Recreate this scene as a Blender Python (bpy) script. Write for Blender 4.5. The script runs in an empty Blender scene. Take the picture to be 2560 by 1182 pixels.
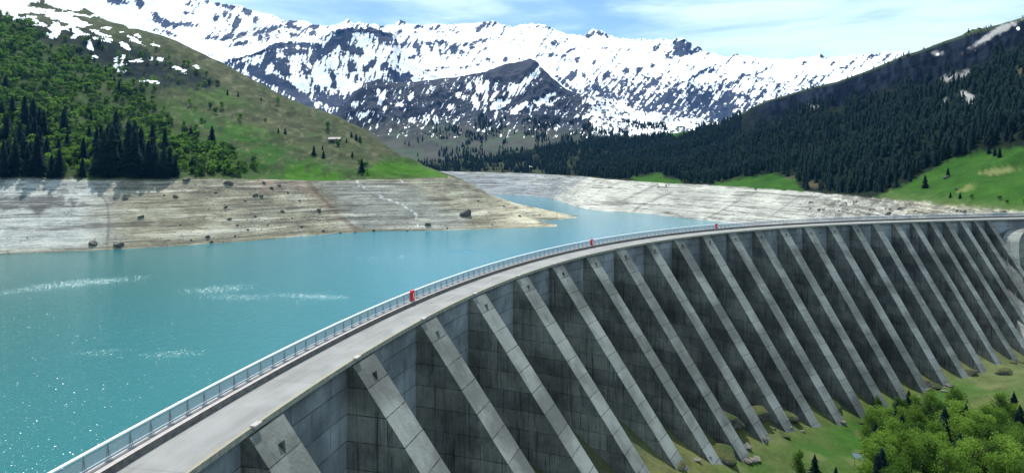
import bpy, math, random
import numpy as np
from math import radians as R
random.seed(7); RS = np.random.RandomState(11)
C = bpy.context.scene.collection
F, YH, HC = 1500.0, 415.0, 18.0          # lens in photo pixels, eye level row, camera height over the dam crest
WATER = -40.0

# ------------------------------------------------------------------ helpers
def lerp(x, tab, col=1):
    a = np.array(tab, float); return np.interp(x, a[:, 0], a[:, col])
def sstep(a, b, x):
    t = np.clip((x-a)/(b-a), 0, 1); return t*t*(3-2*t)
def _h(ix, iy, s):
    n = (ix.astype(np.int64)*374761393 + iy.astype(np.int64)*668265263 + s*1442695041) & 0xffffffff
    n = ((n ^ (n >> 13))*1274126177) & 0xffffffff
    n = ((n ^ (n >> 16))*2246822519) & 0xffffffff
    return ((n ^ (n >> 15)) & 0xffffff)/float(0xffffff)
def vn(x, y, s=0):
    x = np.asarray(x, float); y = np.asarray(y, float)
    ix = np.floor(x); iy = np.floor(y); fx = x-ix; fy = y-iy
    fx = fx*fx*fx*(fx*(fx*6-15)+10); fy = fy*fy*fy*(fy*(fy*6-15)+10)
    a = _h(ix, iy, s); b = _h(ix+1, iy, s); c = _h(ix, iy+1, s); d = _h(ix+1, iy+1, s)
    return (a+(b-a)*fx)*(1-fy)+(c+(d-c)*fx)*fy
def fbm(x, y, o=5, s=0, g=.5):
    r = 0; a = 1.; t = 0
    for k in range(o):
        r = r+a*vn(x, y, s+k*17); t += a; a *= g
        x, y = (x*.8-y*.6)*2.03+3.1, (x*.6+y*.8)*2.03+1.7
    return r/t
def ridged(x, y, o=5, s=0, g=.5):
    r = 0; a = 1.; t = 0
    for k in range(o):
        n = 1-np.abs(vn(x, y, s+k*13)*2-1); r = r+a*n*n; t += a; a *= g
        x, y = (x*.8-y*.6)*2.03+5.3, (x*.6+y*.8)*2.03+2.9
    return r/t
def ell(x, y, e):
    cx, cy, rx, ry, an = e[:5]; c, s = math.cos(R(an)), math.sin(R(an))
    dx = (x-cx)*c+(y-cy)*s; dy = -(x-cx)*s+(y-cy)*c
    return 1-np.sqrt((dx/rx)**2+(dy/ry)**2)
def ells(x, y, L):
    r = np.full(np.shape(x), -9.)
    for e in L: r = np.maximum(r, ell(x, y, e)*min(e[2], e[3]))
    return r                                        # >0 inside, in pixels roughly
def poly(x, y, P):
    """signed distance to a polygon, >0 inside"""
    P = np.array(P, float); d = np.full(np.shape(x), 1e9); ins = np.zeros(np.shape(x), bool)
    for i in range(len(P)):
        a = P[i]; b = P[(i+1) % len(P)]; ab = b-a
        t = np.clip(((x-a[0])*ab[0]+(y-a[1])*ab[1])/(ab@ab+1e-9), 0, 1)
        d = np.minimum(d, np.hypot(x-a[0]-t*ab[0], y-a[1]-t*ab[1]))
        if a[1] != b[1]:
            c = ((a[1] > y) != (b[1] > y)) & (x < (b[0]-a[0])*(y-a[1])/(b[1]-a[1])+a[0]); ins ^= c
    return np.where(ins, d, -d)
def w3(x, y, D):
    return ((x-1280)/F*D, D, HC-(y-YH)*D/F)
def proj(P):
    return 1280+F*P[..., 0]/P[..., 1], YH+F*(HC-P[..., 2])/P[..., 1]
def mix(a, b, t):
    t = np.asarray(t)[..., None]; return np.asarray(a, float)*(1-t)+np.asarray(b, float)*t

def tag(o, label=None, cat=None, group=None, kind=None):
    if label: o['label'] = label
    if cat: o['category'] = cat
    if group: o['group'] = group
    if kind: o['kind'] = kind
    return o
def mesh_np(name, V, faces, mats, col=None, attrs=None, uv=None, smooth=False, fmat=None):
    """faces: (n,k) int array (all same k) or list"""
    me = bpy.data.meshes.new(name)
    V = np.asarray(V, float)
    if isinstance(faces, np.ndarray):
        n, k = faces.shape
        me.vertices.add(len(V)); me.vertices.foreach_set('co', V.ravel())
        me.loops.add(n*k); me.loops.foreach_set('vertex_index', faces.ravel().astype(np.int32))
        me.polygons.add(n); me.polygons.foreach_set('loop_start', np.arange(0, n*k, k, dtype=np.int32))
        me.update(calc_edges=True)
    else:
        me.from_pydata([tuple(v) for v in V], [], faces)
    if col is not None:
        a = me.color_attributes.new('Col', 'FLOAT_COLOR', 'POINT')
        c = np.ones((len(V), 4)); c[:, :3] = col; a.data.foreach_set('color', c.ravel())
    for k_, v_ in (attrs or {}).items():
        a = me.attributes.new(k_, 'FLOAT', 'POINT'); a.data.foreach_set('value', np.asarray(v_, float).ravel())
    if uv is not None:
        l = me.uv_layers.new(name='UVMap'); l.data.foreach_set('uv', np.asarray(uv, float).ravel())
    for m in (mats if isinstance(mats, (list, tuple)) else [mats]): me.materials.append(m)
    if fmat is not None: me.polygons.foreach_set('material_index', np.asarray(fmat, np.int32))
    if smooth: me.polygons.foreach_set('use_smooth', np.ones(len(me.polygons), bool))
    me.validate(); me.update()
    return me
def obj(name, me, parent=None, loc=None):
    o = bpy.data.objects.new(name, me); C.objects.link(o)
    if parent: o.parent = parent
    if loc is not None: o.location = loc
    return o
def empty(name, loc=(0, 0, 0)):
    o = bpy.data.objects.new(name, None); C.objects.link(o); o.location = loc; return o

class MB:
    """collects quads and tris with per-corner uv (metres)"""
    def __init__(s): s.v = []; s.f = []; s.uv = []; s.m = []
    def face(s, pts, uvs=None, m=0):
        i = len(s.v); s.v += [tuple(p) for p in pts]; s.f.append(list(range(i, i+len(pts))))
        s.uv += [tuple(u) for u in (uvs or [(0, 0)]*len(pts))]; s.m.append(m)
    def quadauto(s, a, b, c, d, m=0):
        # u = horizontal length along a->b, v = world height
        a, b, c, d = map(np.array, (a, b, c, d)); L = np.linalg.norm(b-a)
        s.face((a, b, c, d), ((0, a[2]), (L, b[2]), (L, c[2]), (0, d[2])), m)
    def box(s, c, ax, ay, az, m=0):
        c, ax, ay, az = map(np.array, (c, ax, ay, az))
        P = lambda i, j, k: c+ax*i+ay*j+az*k
        for q in (((-1,-1,-1),(-1,1,-1),(1,1,-1),(1,-1,-1)), ((-1,-1,1),(1,-1,1),(1,1,1),(-1,1,1)), ((-1,-1,-1),(1,-1,-1),(1,-1,1),(-1,-1,1)),
                  ((1,-1,-1),(1,1,-1),(1,1,1),(1,-1,1)), ((1,1,-1),(-1,1,-1),(-1,1,1),(1,1,1)), ((-1,1,-1),(-1,-1,-1),(-1,-1,1),(-1,1,1))):
            s.quadauto(*[P(*t) for t in q], m=m)
    def tube(s, a, b, r, n=6, r2=None, m=0):
        a = np.array(a, float); b = np.array(b, float); d = b-a; d = d/np.linalg.norm(d)
        u = np.cross(d, (0, 0, 1.) if abs(d[2]) < .9 else (1., 0, 0)); u /= np.linalg.norm(u); w = np.cross(d, u); r2 = r if r2 is None else r2
        A = [a+r*(math.cos(t)*u+math.sin(t)*w) for t in np.linspace(0, 2*math.pi, n, endpoint=False)]
        B = [b+r2*(math.cos(t)*u+math.sin(t)*w) for t in np.linspace(0, 2*math.pi, n, endpoint=False)]
        for i in range(n): s.quadauto(A[i], A[(i+1) % n], B[(i+1) % n], B[i], m)
        s.face(A[::-1], m=m); s.face(B, m=m)
    def mesh(s, name, mats):
        me = bpy.data.meshes.new(name); me.from_pydata(s.v, [], s.f)
        l = me.uv_layers.new(name='UVMap'); l.data.foreach_set('uv', np.array(s.uv, float).ravel())
        for m in (mats if isinstance(mats, (list, tuple)) else [mats]): me.materials.append(m)
        me.polygons.foreach_set('material_index', s.m); me.update(); return me

# ------------------------------------------------------------------ node helper
class NT:
    def __init__(s, name, rough=.9, spec=.3):
        s.mat = bpy.data.materials.new(name); s.mat.use_nodes = True; s.t = s.mat.node_tree; s.n = s.t.nodes; s.l = s.t.links
        s.b = s.n['Principled BSDF']; s.b.inputs['Roughness'].default_value = rough; s.b.inputs['Specular IOR Level'].default_value = spec
    def node(s, typ, props=None, **ins):
        n = s.n.new(typ)
        for k, v in (props or {}).items(): setattr(n, k, v)
        for k, v in ins.items():
            k = int(k[1:]) if k[0] == '_' and k[1:].isdigit() else k.replace('_', ' ')
            s.set(n.inputs[k], v)
        return n
    def set(s, sock, v):
        if isinstance(v, bpy.types.NodeSocket): s.l.new(v, sock)
        else:
            if sock.type == 'RGBA' and len(v) == 3: v = (*v, 1)
            sock.default_value = v
    def math(s, op, a, b=0., c=False):
        return s.node('ShaderNodeMath', dict(operation=op, use_clamp=c), _0=a, _1=b).outputs[0]
    def pos(s): return s.n.new('ShaderNodeNewGeometry').outputs['Position']
    def uvn(s): return s.node('ShaderNodeUVMap', dict(uv_map='UVMap')).outputs[0]
    def scale(s, v, sc, loc=(0, 0, 0), rot=(0, 0, 0)):
        n = s.node('ShaderNodeMapping'); s.l.new(v, n.inputs[0]); n.inputs['Scale'].default_value = sc
        n.inputs['Location'].default_value = loc; n.inputs['Rotation'].default_value = rot; return n.outputs[0]
    def noise(s, v, sc=1., d=4., r=.55, dist=0.):
        n = s.node('ShaderNodeTexNoise', _2=sc); s.l.new(v, n.inputs['Vector'])
        n.inputs['Scale'].default_value = sc; n.inputs['Detail'].default_value = d; n.inputs['Roughness'].default_value = r; n.inputs['Distortion'].default_value = dist
        return n.outputs['Fac']
    def ramp(s, f, a, b, lo=0., hi=1.):
        n = s.node('ShaderNodeMapRange', dict(clamp=True, interpolation_type='SMOOTHSTEP')); s.set(n.inputs[0], f)
        for i, v in enumerate((a, b, lo, hi)): n.inputs[i+1].default_value = v
        return n.outputs[0]
    def attr(s, name, out='Fac'): return s.node('ShaderNodeAttribute', dict(attribute_name=name)).outputs[out]
    def mix(s, f, a, b, mode='MIX'):
        n = s.node('ShaderNodeMix', dict(data_type='RGBA', blend_type=mode))
        s.set(n.inputs[0], f); s.set(n.inputs[6], a); s.set(n.inputs[7], b); return n.outputs[2]
    def bump(s, h, dist, st=1.):
        n = s.node('ShaderNodeBump', Strength=st, Distance=dist); s.l.new(h, n.inputs['Height']); s.l.new(n.outputs[0], s.b.inputs['Normal']); return n
    def col(s, c): s.set(s.b.inputs['Base Color'], c)

M = {}
# --- concrete of the dam (uv in metres: u along the face, v height)
def concrete(name, base, dark, brickw, streak, lift=2.5, lichen=0):
    t = NT(name, .93, .2); uv = t.uvn(); p = t.pos()
    br = t.node('ShaderNodeTexBrick', dict(offset=.5, squash=1.0), Scale=1.0); t.l.new(t.scale(uv, (1, 1, 1)), br.inputs['Vector'])
    br.inputs['Brick Width'].default_value = brickw; br.inputs['Row Height'].default_value = lift
    br.inputs['Mortar Size'].default_value = .045; br.inputs['Mortar Smooth'].default_value = .3
    br.inputs['Color1'].default_value = (.25, .25, .25, 1); br.inputs['Color2'].default_value = (.75, .75, .75, 1); br.inputs['Mortar'].default_value = (.5, .5, .5, 1)
    n1 = t.noise(p, .35, 6, .65); n2 = t.noise(p, 3.0, 5, .7)
    st = t.noise(t.scale(uv, (1.6, .09, 1)), 1.0, 6, .7)
    st2 = t.noise(t.scale(uv, (5., .16, 1)), 1.0, 4, .65)
    bc = t.math('ADD', t.math('MULTIPLY', n1, .5), t.math('MULTIPLY', t.math('MULTIPLY', br.outputs['Color'], .36), 1.))
    bc = t.math('ADD', bc, t.math('MULTIPLY', n2, .32))
    f = t.ramp(bc, .30, .82)
    c = t.mix(f, dark, base)
    s1 = t.ramp(st, .50, .72, 0, streak); s2 = t.ramp(st2, .54, .72, 0, streak*.8)
    c = t.mix(s1, c, tuple(x*.30 for x in dark)); c = t.mix(s2, c, tuple(x*.35 for x in dark))
    s3 = t.ramp(t.noise(t.scale(uv, (2.3, .12, 1), (7, 3, 0)), 1.0, 5, .7), .55, .70, 0, streak*.65)
    c = t.mix(s3, c, tuple(min(1, x*1.35) for x in base))
    jt = t.math('MULTIPLY', br.outputs['Fac'], t.ramp(t.noise(p, .8, 3), .35, .6, .25, .9))
    c = t.mix(jt, c, tuple(x*.22 for x in dark))
    pit = t.ramp(t.noise(p, 9., 3, .7), .30, .38, .55, 0.); c = t.mix(pit, c, tuple(x*.4 for x in dark))
    sx = t.node('ShaderNodeSeparateXYZ'); t.l.new(uv, sx.inputs[0]); dn_ = t.noise(t.scale(uv, (4.5, .02, 1)), 1, 3, .6)
    dr = t.math('MULTIPLY', t.ramp(t.math('SUBTRACT', sx.outputs[1], t.math('MULTIPLY', dn_, 2.2)), -2.6, -1.6, 0, .85), t.ramp(dn_, .44, .52)) if name == 'concrete_wall' else 0.
    c = t.mix(dr, c, tuple(x*.25 for x in dark))
    big = t.ramp(t.noise(p, .11, 4, .6), .38, .62, .62, 1.25); sv = t.node('ShaderNodeVectorMath', dict(operation='SCALE')); t.l.new(c, sv.inputs[0]); t.l.new(big, sv.inputs['Scale']); t.col(sv.outputs[0])
    t.bump(t.math('SUBTRACT', n2, t.math('MULTIPLY', br.outputs['Fac'], .9)), .09, .8)
    return t.mat
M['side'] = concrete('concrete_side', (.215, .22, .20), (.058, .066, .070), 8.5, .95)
M['wallc'] = concrete('concrete_wall', (.255, .275, .30), (.14, .158, .18), 6.0, .35)  # same concrete, bluish: sky light on the wall put into its colour
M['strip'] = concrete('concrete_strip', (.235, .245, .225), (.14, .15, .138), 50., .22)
def simple(name, c1, c2, sc, rough=.9, bump=0., d=5, spec=.3, metal=0.):
    t = NT(name, rough, spec); n = t.noise(t.pos(), sc, d, .65); t.col(t.mix(t.ramp(n, .3, .7), c1, c2))
    t.b.inputs['Metallic'].default_value = metal
    if bump: t.bump(n, bump)
    return t.mat
M['slab'] = simple('slab_concrete', (.18, .18, .165), (.33, .32, .28), 2.2, bump=.03)
def road_mat():
    t = NT('road_concrete', .9, .25); p = t.pos(); uv = t.uvn()
    a = t.noise(t.scale(uv, (.15, 1.2, 1)), 1, 6, .6); b = t.noise(p, 6, 4, .7); e = t.noise(p, .25, 3)
    c = t.mix(t.ramp(a, .3, .7), (.195, .195, .187), (.25, .25, .237)); c = t.mix(t.ramp(b, .35, .8, 0, .35), c, (.18, .18, .17))
    c = t.mix(t.ramp(e, .4, .65, 0, .5), c, (.31, .31, .30))
    sx = t.node('ShaderNodeSeparateXYZ'); t.l.new(uv, sx.inputs[0])
    edge = t.math('ADD', sx.outputs[1], t.math('MULTIPLY', t.noise(p, 1.7, 4, .7), .7))      # v = metres from the downstream edge
    c = t.mix(t.ramp(edge, .40, .80, .85, 0), c, (.30, .27, .17))
    ru = t.ramp(t.noise(p, .45, 4, .7), .62, .70, 0, 1); c = t.mix(t.math('MULTIPLY', ru, t.ramp(edge, .6, .95, .8, 0)), c, (.34, .20, .10))
    jm = t.math('PINGPONG', sx.outputs[0], 7.4); c = t.mix(t.ramp(jm, .02, .07, .6, 0), c, (.15, .15, .14))
    t.col(c); t.bump(b, .01); return t.mat
M['road'] = road_mat()
M['walk'] = simple('walkway_concrete', (.36, .32, .30), (.46, .42, .39), 1.6, bump=.02)
M['kerb'] = simple('kerb_concrete', (.07, .07, .065), (.16, .155, .145), 2.5, bump=.02)
M['rail'] = simple('galvanised_rail', (.78, .78, .78), (.88, .88, .88), 2, .45, spec=.5)
M['post'] = simple('galvanised_post', (.16, .18, .20), (.26, .28, .30), 2, .5, spec=.5)
M['red'] = simple('red_paint', (.55, .012, .02), (.68, .02, .03), 4, .45, spec=.5)
M['white'] = simple('white_paint', (.75, .72, .70), (.85, .82, .8), 4, .5)
def infill():
    t = NT('wire_mesh', .6, .3); t.col((.36, .38, .42))
    uv = t.uvn(); sx = t.node('ShaderNodeSeparateXYZ'); t.l.new(uv, sx.inputs[0])
    g = t.math('MAXIMUM', t.ramp(t.math('PINGPONG', sx.outputs[0], .025), .0, .012, 1, 0), t.ramp(t.math('PINGPONG', sx.outputs[1], .025), .0, .012, 1, 0))
    t.set(t.b.inputs['Alpha'], t.ramp(g, .2, .6, .42, .9)); return t.mat
M['mesh'] = infill()

# --- terrain
def terrain(name, fine=.6, colvar=.35, strata=False, bumpd=.5, midsc=.12):
    t = NT(name, .97, .02); p = t.pos(); c = t.attr('Col', 'Color')
    n = t.noise(p, fine, 6, .7); m = t.noise(p, midsc, 6, .65)
    k = t.math('ADD', t.math('MULTIPLY', t.math('SUBTRACT', n, .5), colvar*2.4), t.math('MULTIPLY', t.math('SUBTRACT', m, .5), colvar*2.6))
    k = t.math('ADD', k, 1.0)
    cc = t.node('ShaderNodeVectorMath', dict(operation='SCALE')); t.l.new(c, cc.inputs[0]); t.l.new(k, cc.inputs['Scale'])
    c2 = cc.outputs[0]; h = n
    if strata:
        b = t.attr('bank')
        s = t.noise(t.scale(p, (.012, .012, .42), rot=(R(.7), R(-.6), 0)), 1.0, 5, .8, .25); s2 = t.noise(t.scale(p, (.035, .035, 1.3)), 1., 4, .7)
        ln = t.math('MULTIPLY', t.ramp(s, .455, .41, 0, 1), b); lt = t.math('MULTIPLY', t.ramp(s, .54, .60, 0, 1), b)
        ln2 = t.math('MULTIPLY', t.ramp(s2, .44, .37, 0, 1), b)
        c2 = t.mix(t.math('MULTIPLY', ln, .75), c2, (.10, .095, .08)); c2 = t.mix(t.math('MULTIPLY', ln2, .65), c2, (.12, .11, .09))
        c2 = t.mix(t.math('MULTIPLY', lt, .5), c2, (.62, .60, .50))
        h = t.math('ADD', t.math('MULTIPLY', s, t.math('MULTIPLY', b, 3.)), n)
        # scattered stones
        v = t.node('ShaderNodeTexVoronoi', dict(feature='F1')); t.l.new(t.scale(p, (.33, .33, .45)), v.inputs['Vector']); v.inputs['Scale'].default_value = 1.
        st = t.math('MULTIPLY', t.math('MULTIPLY', t.ramp(v.outputs['Distance'], .16, .26, 1, 0), t.attr('stones')), b)
        c2 = t.mix(st, c2, (.07, .065, .055))
    if strata:
        sn = t.attr('snow'); s = t.math('ADD', sn, t.math('MULTIPLY', t.math('SUBTRACT', t.noise(p, .09, 6, .7), .5), 1.3))
        c2 = t.mix(t.ramp(s, .47, .55), c2, (.9, .92, .95))
    t.col(c2); t.bump(h, bumpd); return t.mat
M['hill'] = terrain('hillside_soil', .45, .42, True, .7, .07)
M['ground'] = terrain('meadow_soil', 1.2, .40, False, .25, .22)
def snow_mat(name, sc, rockA, rockB):
    t = NT(name, .8, .15); p = t.pos()
    sn = t.attr('snow'); n = t.noise(t.scale(p, (1, .22, .35), rot=(0, 0, R(16))), sc, 8, .72, .5); n3 = t.noise(p, sc*.3, 5, .6)
    s = t.math('ADD', sn, t.math('MULTIPLY', t.math('SUBTRACT', n, .5), 2.1))
    s = t.math('ADD', s, t.math('MULTIPLY', t.math('SUBTRACT', t.noise(p, sc*1.3, 6, .7), .5), 1.0))
    rk = t.noise(t.scale(p, (1, 1, 3.)), sc*1.5, 6, .7)
    rock = t.mix(t.ramp(rk, .3, .7), rockA, rockB)
    rock = t.mix(t.attr('veg'), rock, t.attr('Col', 'Color'))
    t.col(t.mix(t.ramp(s, .43, .57), rock, (.93, .94, .97)))
    t.bump(n, 3., .5); return t.mat
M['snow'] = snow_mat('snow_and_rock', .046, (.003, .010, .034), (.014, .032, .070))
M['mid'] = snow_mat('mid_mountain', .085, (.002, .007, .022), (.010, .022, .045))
M['boulder'] = simple('boulder_rock', (.05, .048, .04), (.17, .16, .135), .9, bump=.3)
def outcrop():
    t = NT('outcrop_rock', .95, .1); p = t.pos(); n = t.noise(p, 1.1, 6, .7); g = t.n.new('ShaderNodeNewGeometry'); sx = t.node('ShaderNodeSeparateXYZ'); t.l.new(g.outputs['Normal'], sx.inputs[0])
    c = t.mix(t.ramp(n, .35, .65), (.05, .05, .045), (.17, .16, .13)); up = t.ramp(t.math('ADD', sx.outputs[2], t.math('MULTIPLY', t.math('SUBTRACT', n, .5), .8)), .55, .75)
    t.col(t.mix(up, c, t.mix(t.ramp(t.noise(p, .5, 3), .4, .6), (.085, .085, .035), (.05, .075, .025)))); t.bump(n, .6); return t.mat
M['pale_rock'] = outcrop()
# --- plants
def leafmat(name, a, b, trans=.35, obj_var=.5):
    t = NT(name, .85, .03); g = t.n.new('ShaderNodeNewGeometry'); oi = t.n.new('ShaderNodeObjectInfo')
    tint = t.math('ADD', t.attr('tint'), t.math('MULTIPLY', t.math('SUBTRACT', oi.outputs['Random'], .5), obj_var*2))
    f = t.math('ADD', t.math('MULTIPLY', g.outputs['Random Per Island'], .45), t.math('MULTIPLY', tint, .75), True)
    c = t.mix(f, a, b); t.col(c)
    tr = t.node('ShaderNodeBsdfTranslucent'); t.l.new(c, tr.inputs[0]); mx = t.node('ShaderNodeMixShader'); mx.inputs[0].default_value = trans
    t.l.new(t.b.outputs[0], mx.inputs[1]); t.l.new(tr.outputs[0], mx.inputs[2]); t.l.new(mx.outputs[0], t.n['Material Output'].inputs[0]); return t.mat
M['spruce'] = leafmat('spruce_needles', (.004, .010, .011), (.009, .021, .017), .03)
M['leaf'] = leafmat('spring_leaves', (.045, .105, .018), (.20, .33, .050), .45, .85)
M['bush'] = leafmat('bush_leaves', (.018, .050, .020), (.17, .31, .050), .4, .9)
M['bark'] = simple('bark', (.05, .04, .03), (.12, .10, .08), 3)
# --- water
def water_mat():
    t = NT('lake_water', .10, .5); p = t.pos(); t.b.inputs['IOR'].default_value = 1.33
    big = t.noise(t.scale(p, (.004, .0022, 1), rot=(0, 0, R(25))), 1, 3, .5)
    sx = t.node('ShaderNodeSeparateXYZ'); t.l.new(p, sx.inputs[0])
    g = t.ramp(t.math('ADD', sx.outputs[1], t.math('MULTIPLY', t.math('ADD', sx.outputs[0], 150.), 1.3)), -20., 600.)
    c = t.mix(g, (.002, .082, .060), (.028, .205, .275)); c = t.mix(t.ramp(big, .4, .65, 0, .35), c, (.008, .125, .12))
    sh = t.attr('shallow'); c = t.mix(sh, c, (.10, .30, .22)); t.col(c)
    # cat's paws: bands where the wind roughens the surface
    pw = t.noise(t.scale(p, (.010, .030, 1), rot=(0, 0, R(-8))), 1, 5, .6, .4); paw = t.ramp(pw, .60, .72)
    w1 = t.noise(t.scale(p, (.9, 1.5, 1)), 1, 3, .6); w2 = t.noise(p, .28, 3, .5)
    h = t.math('ADD', t.math('MULTIPLY', w1, t.math('ADD', t.math('MULTIPLY', paw, .5), .22)), t.math('MULTIPLY', w2, .25))
    t.bump(h, .55, 1.)
    t.set(t.b.inputs['Roughness'], t.ramp(paw, 0, 1, .10, .30)); return t.mat
M['water'] = water_mat()

# ------------------------------------------------------------------ dam
CP = (-19.02509219, 35.20208605, .16441149, .34578794, .22559692, -.07073585)
def _curve():
    t = np.linspace(0, 300, 3001); u = np.minimum(t, 285)/100; th = CP[2]+CP[3]*u+CP[4]*u**2+CP[5]*u**3
    X = CP[0]+np.r_[0, np.cumsum(np.sin((th[1:]+th[:-1])/2)*.1)]; Y = CP[1]+np.r_[0, np.cumsum(np.cos((th[1:]+th[:-1])/2)*.1)]
    t2 = np.linspace(-70, -.1, 700); th2 = CP[2]+t2*.0018
    d = -.1; Xs = [CP[0]]; Ys = [CP[1]]
    for a in th2[::-1]: Xs.append(Xs[-1]-math.sin(a)*.1); Ys.append(Ys[-1]-math.cos(a)*.1)
    return np.r_[t2, t], np.r_[Xs[:0:-1], X], np.r_[Ys[:0:-1], Y], np.r_[th2, th]
cS, cX, cY, cT = _curve()
def crest(s, off=0., z=0.):
    """point on the crest; off > 0 is towards the lake"""
    x = np.interp(s, cS, cX); y = np.interp(s, cS, cY); a = np.interp(s, cS, cT)
    return np.array((x-math.cos(a)*off, y+math.sin(a)*off, z))
def frame(s):
    a = float(np.interp(s, cS, cT)); return np.array((math.sin(a), math.cos(a), 0.)), np.array((math.cos(a), -math.sin(a), 0.))   # tangent, downstream
def sweep(name, prof, s0, s1, ds, mats, closed=True, mslots=None):
    """prof: list of (off, z) round the section, swept along the crest"""
    b = MB(); S = np.linspace(s0, s1, int((s1-s0)/ds)+1)
    ring = [[crest(s, o, z) for o, z in prof] for s in S]; n = len(prof)
    for i in range(len(S)-1):
        for k in range(n if closed else n-1):
            k2 = (k+1) % n; a, c, d, e = ring[i][k], ring[i+1][k], ring[i+1][k2], ring[i][k2]
            flat = abs(prof[k][1]-prof[k2][1]) < .01
            v = (prof[k][0], prof[k2][0]) if flat else (prof[k][1], prof[k2][1])
            b.face((a, e, d, c), ((S[i], v[0]), (S[i], v[1]), (S[i+1], v[1]), (S[i+1], v[0])), (mslots or [0]*n)[k])
    if closed:
        b.face(ring[0]); b.face(ring[-1][::-1])
    return b.mesh(name, mats)
dam = tag(empty('dam', tuple(crest(0, 0, 0))), 'long curved grey concrete dam with a row of sloping buttresses below its crest road', 'dam')
def dpart(name, me, parent=None):
    o = obj(name, me, parent or dam)
    if parent is None: o.location = -np.array(dam.location)
    return o
dpart('dam_wall', sweep('dam_wall', [(.55, -.45), (.55, -75), (6.0, -75), (5.0, -.45)], -60, 296, 1.5, M['wallc']))
dpart('crest_slab', sweep('crest_slab', [(0, -.006), (0, -.42), (.35, -.45), (5.25, -.45), (5.25, -.006)], -60, 296, 1., [M['slab']]))
tops = [-9.2, 5.8, 20.8, 35.7, 50.6, 65.7, 79.4, 93.2, 105.9, 118.8, 131.0, 143.2, 154.5, 165.8, 176.5, 187.2, 197.4, 207.1, 216.1, 224.6, 232.2, 239.5, 245.8, 252.1, 258.0, 263.3]
hts = [24, 26, 28, 29, 30, 31, 31.7, 35.1, 37.2, 38.3, 39.5, 41.2, 42.3, 42.5, 43.0, 42.4, 42.1, 41.3, 40.2, 39.8, 38.9, 38.4, 38, 37.5, 37, 36.5]
feet = []
for i, (s, h) in enumerate(zip(tops, hts)):
    sp = (tops[i+1]-s) if i+1 < len(tops) else 5.4
    w = min(4.1, .285*sp+.15); T, N = frame(s+w/2); p0 = crest(s+w/2, 0, 0)
    sl = lerp(s, [(0, 1.34), (93, 1.36), (143, 1.39), (190, 1.42), (240, 1.43)])
    b = MB(); hh = h+14; t0 = -.5
    def P(q, z, e): return p0+N*q+T*(w/2*e)+np.array((0, 0, z))
    q1 = hh/sl; fl = 1.0
    # sloping face, two side faces, all down past the ground; the back sits inside the wall
    zs = np.linspace(t0, -hh, 12); 
    for k in range(11):
        za, zb = zs[k], zs[k+1]; qa, qb = -(za-t0)/sl+.12, -(zb-t0)/sl+.12
        b.face((P(qa, za, -1), P(qb, zb, -1), P(qb, zb, 1), P(qa, za, 1)), ((0, za), (0, zb), (w, zb), (w, za)), 0)
        for e in (-1, 1):
            q = [P(-.8, za, e), P(-.8, zb, e), P(qb, zb, e), P(qa, za, e)]; uv = [(0, za), (0, zb), (qb+.8, zb), (qa+.8, za)]
            off = i*17.3+e*5
            if e > 0: q = q[::-1]; uv = uv[::-1]
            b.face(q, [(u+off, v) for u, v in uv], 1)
    b.face((P(.12, t0, -1), P(.12, t0, 1), P(-.8, t0, 1), P(-.8, t0, -1)), m=0)
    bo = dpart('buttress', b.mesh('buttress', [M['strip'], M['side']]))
    foot = p0+N*(h/sl); foot[2] = -h; feet.append((foot, T, N, w, h))
    # little bracket jutting out of the sloping face just under the road
    if s < 215:
        b = MB(); u = np.array((N[0]*1/sl, N[1]*1/sl, -1.)); u /= np.linalg.norm(u); nn = np.cross(T, u); nn = nn if nn[2] > 0 else -nn
        c0 = P(1.25/sl+.12, t0-1.25, .05)
        A = [c0-T*.24, c0+T*.24, c0+T*.22+nn*.30, c0-T*.22+nn*.30]; tip = c0+u*.85
        b.face(A); b.face((A[3], A[2], tip)); b.face((A[0], A[3], tip)); b.face((A[2], A[1], tip)); b.face((A[1], A[0], tip))
        dpart('bracket', b.mesh('bracket', M['strip']), bo)
    if s < 120:
        b = MB(); c0 = crest(s+.9, -.02, .03); b.box(c0, T*.42, N*.22, (0, 0, .07)); dpart('drain_lip', b.mesh('drain_lip', M['walk']))

# road surface and raised walkway on the crest
road = obj('road', sweep('road', [(0.01, 0), (4.3, 0)], -60, 296, 1., M['road'], closed=False)); tag(road, kind='structure')
kerb = obj('pavement', sweep('pavement', [(4.3, -.002), (4.3, .50), (5.15, .50), (5.15, -.002)], -60, 296, 1., [M['kerb'], M['walk'], M['kerb'], M['kerb']],
           mslots=[0, 1, 0, 0])); tag(kerb, kind='structure')
# railing
RL = 5.02
rl = tag(empty('railing', tuple(crest(0, RL, .5))), 'pale metal railing with mesh panels along the lake side of the dam crest', 'railing')
ro = -np.array(rl.location)
def rpart(name, me, loc=None):
    o = obj(name, me, rl); o.location = ro if loc is None else np.array(loc)+ro; return o
rpart('handrail', sweep('handrail', [(RL-.07, 1.60), (RL-.07, 1.68), (RL+.11, 1.69), (RL+.11, 1.60)], -60, 296, 1., M['rail']))
rpart('mid_rail', sweep('mid_rail', [(RL-.03, 1.46), (RL-.03, 1.49), (RL+.01, 1.49), (RL+.01, 1.46)], -60, 296, 1.5, M['post']))
rpart('lower_rail', sweep('lower_rail', [(RL-.03, .70), (RL-.03, .745), (RL+.02, .745), (RL+.02, .70)], -60, 296, 1.5, M['rail']))
rpart('mesh_panel', sweep('mesh_panel', [(RL+.02, .56), (RL+.02, 1.47)], -60, 296, 1.5, M['mesh'], closed=False))
b = MB(); b.tube((-.09, 0, 0), (0, 0, 1.12), .022, 5); b.tube((.09, 0, 0), (0, 0, 1.12), .022, 5); b.tube((0, -.28, 0), (0, -.02, .8), .018, 5); b.tube((-.07, 0, .3), (.07, 0, .3), .015, 4); b.box((0, -.1, .02), (.15, 0, 0), (0, .2, 0), (0, 0, .02))
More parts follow.
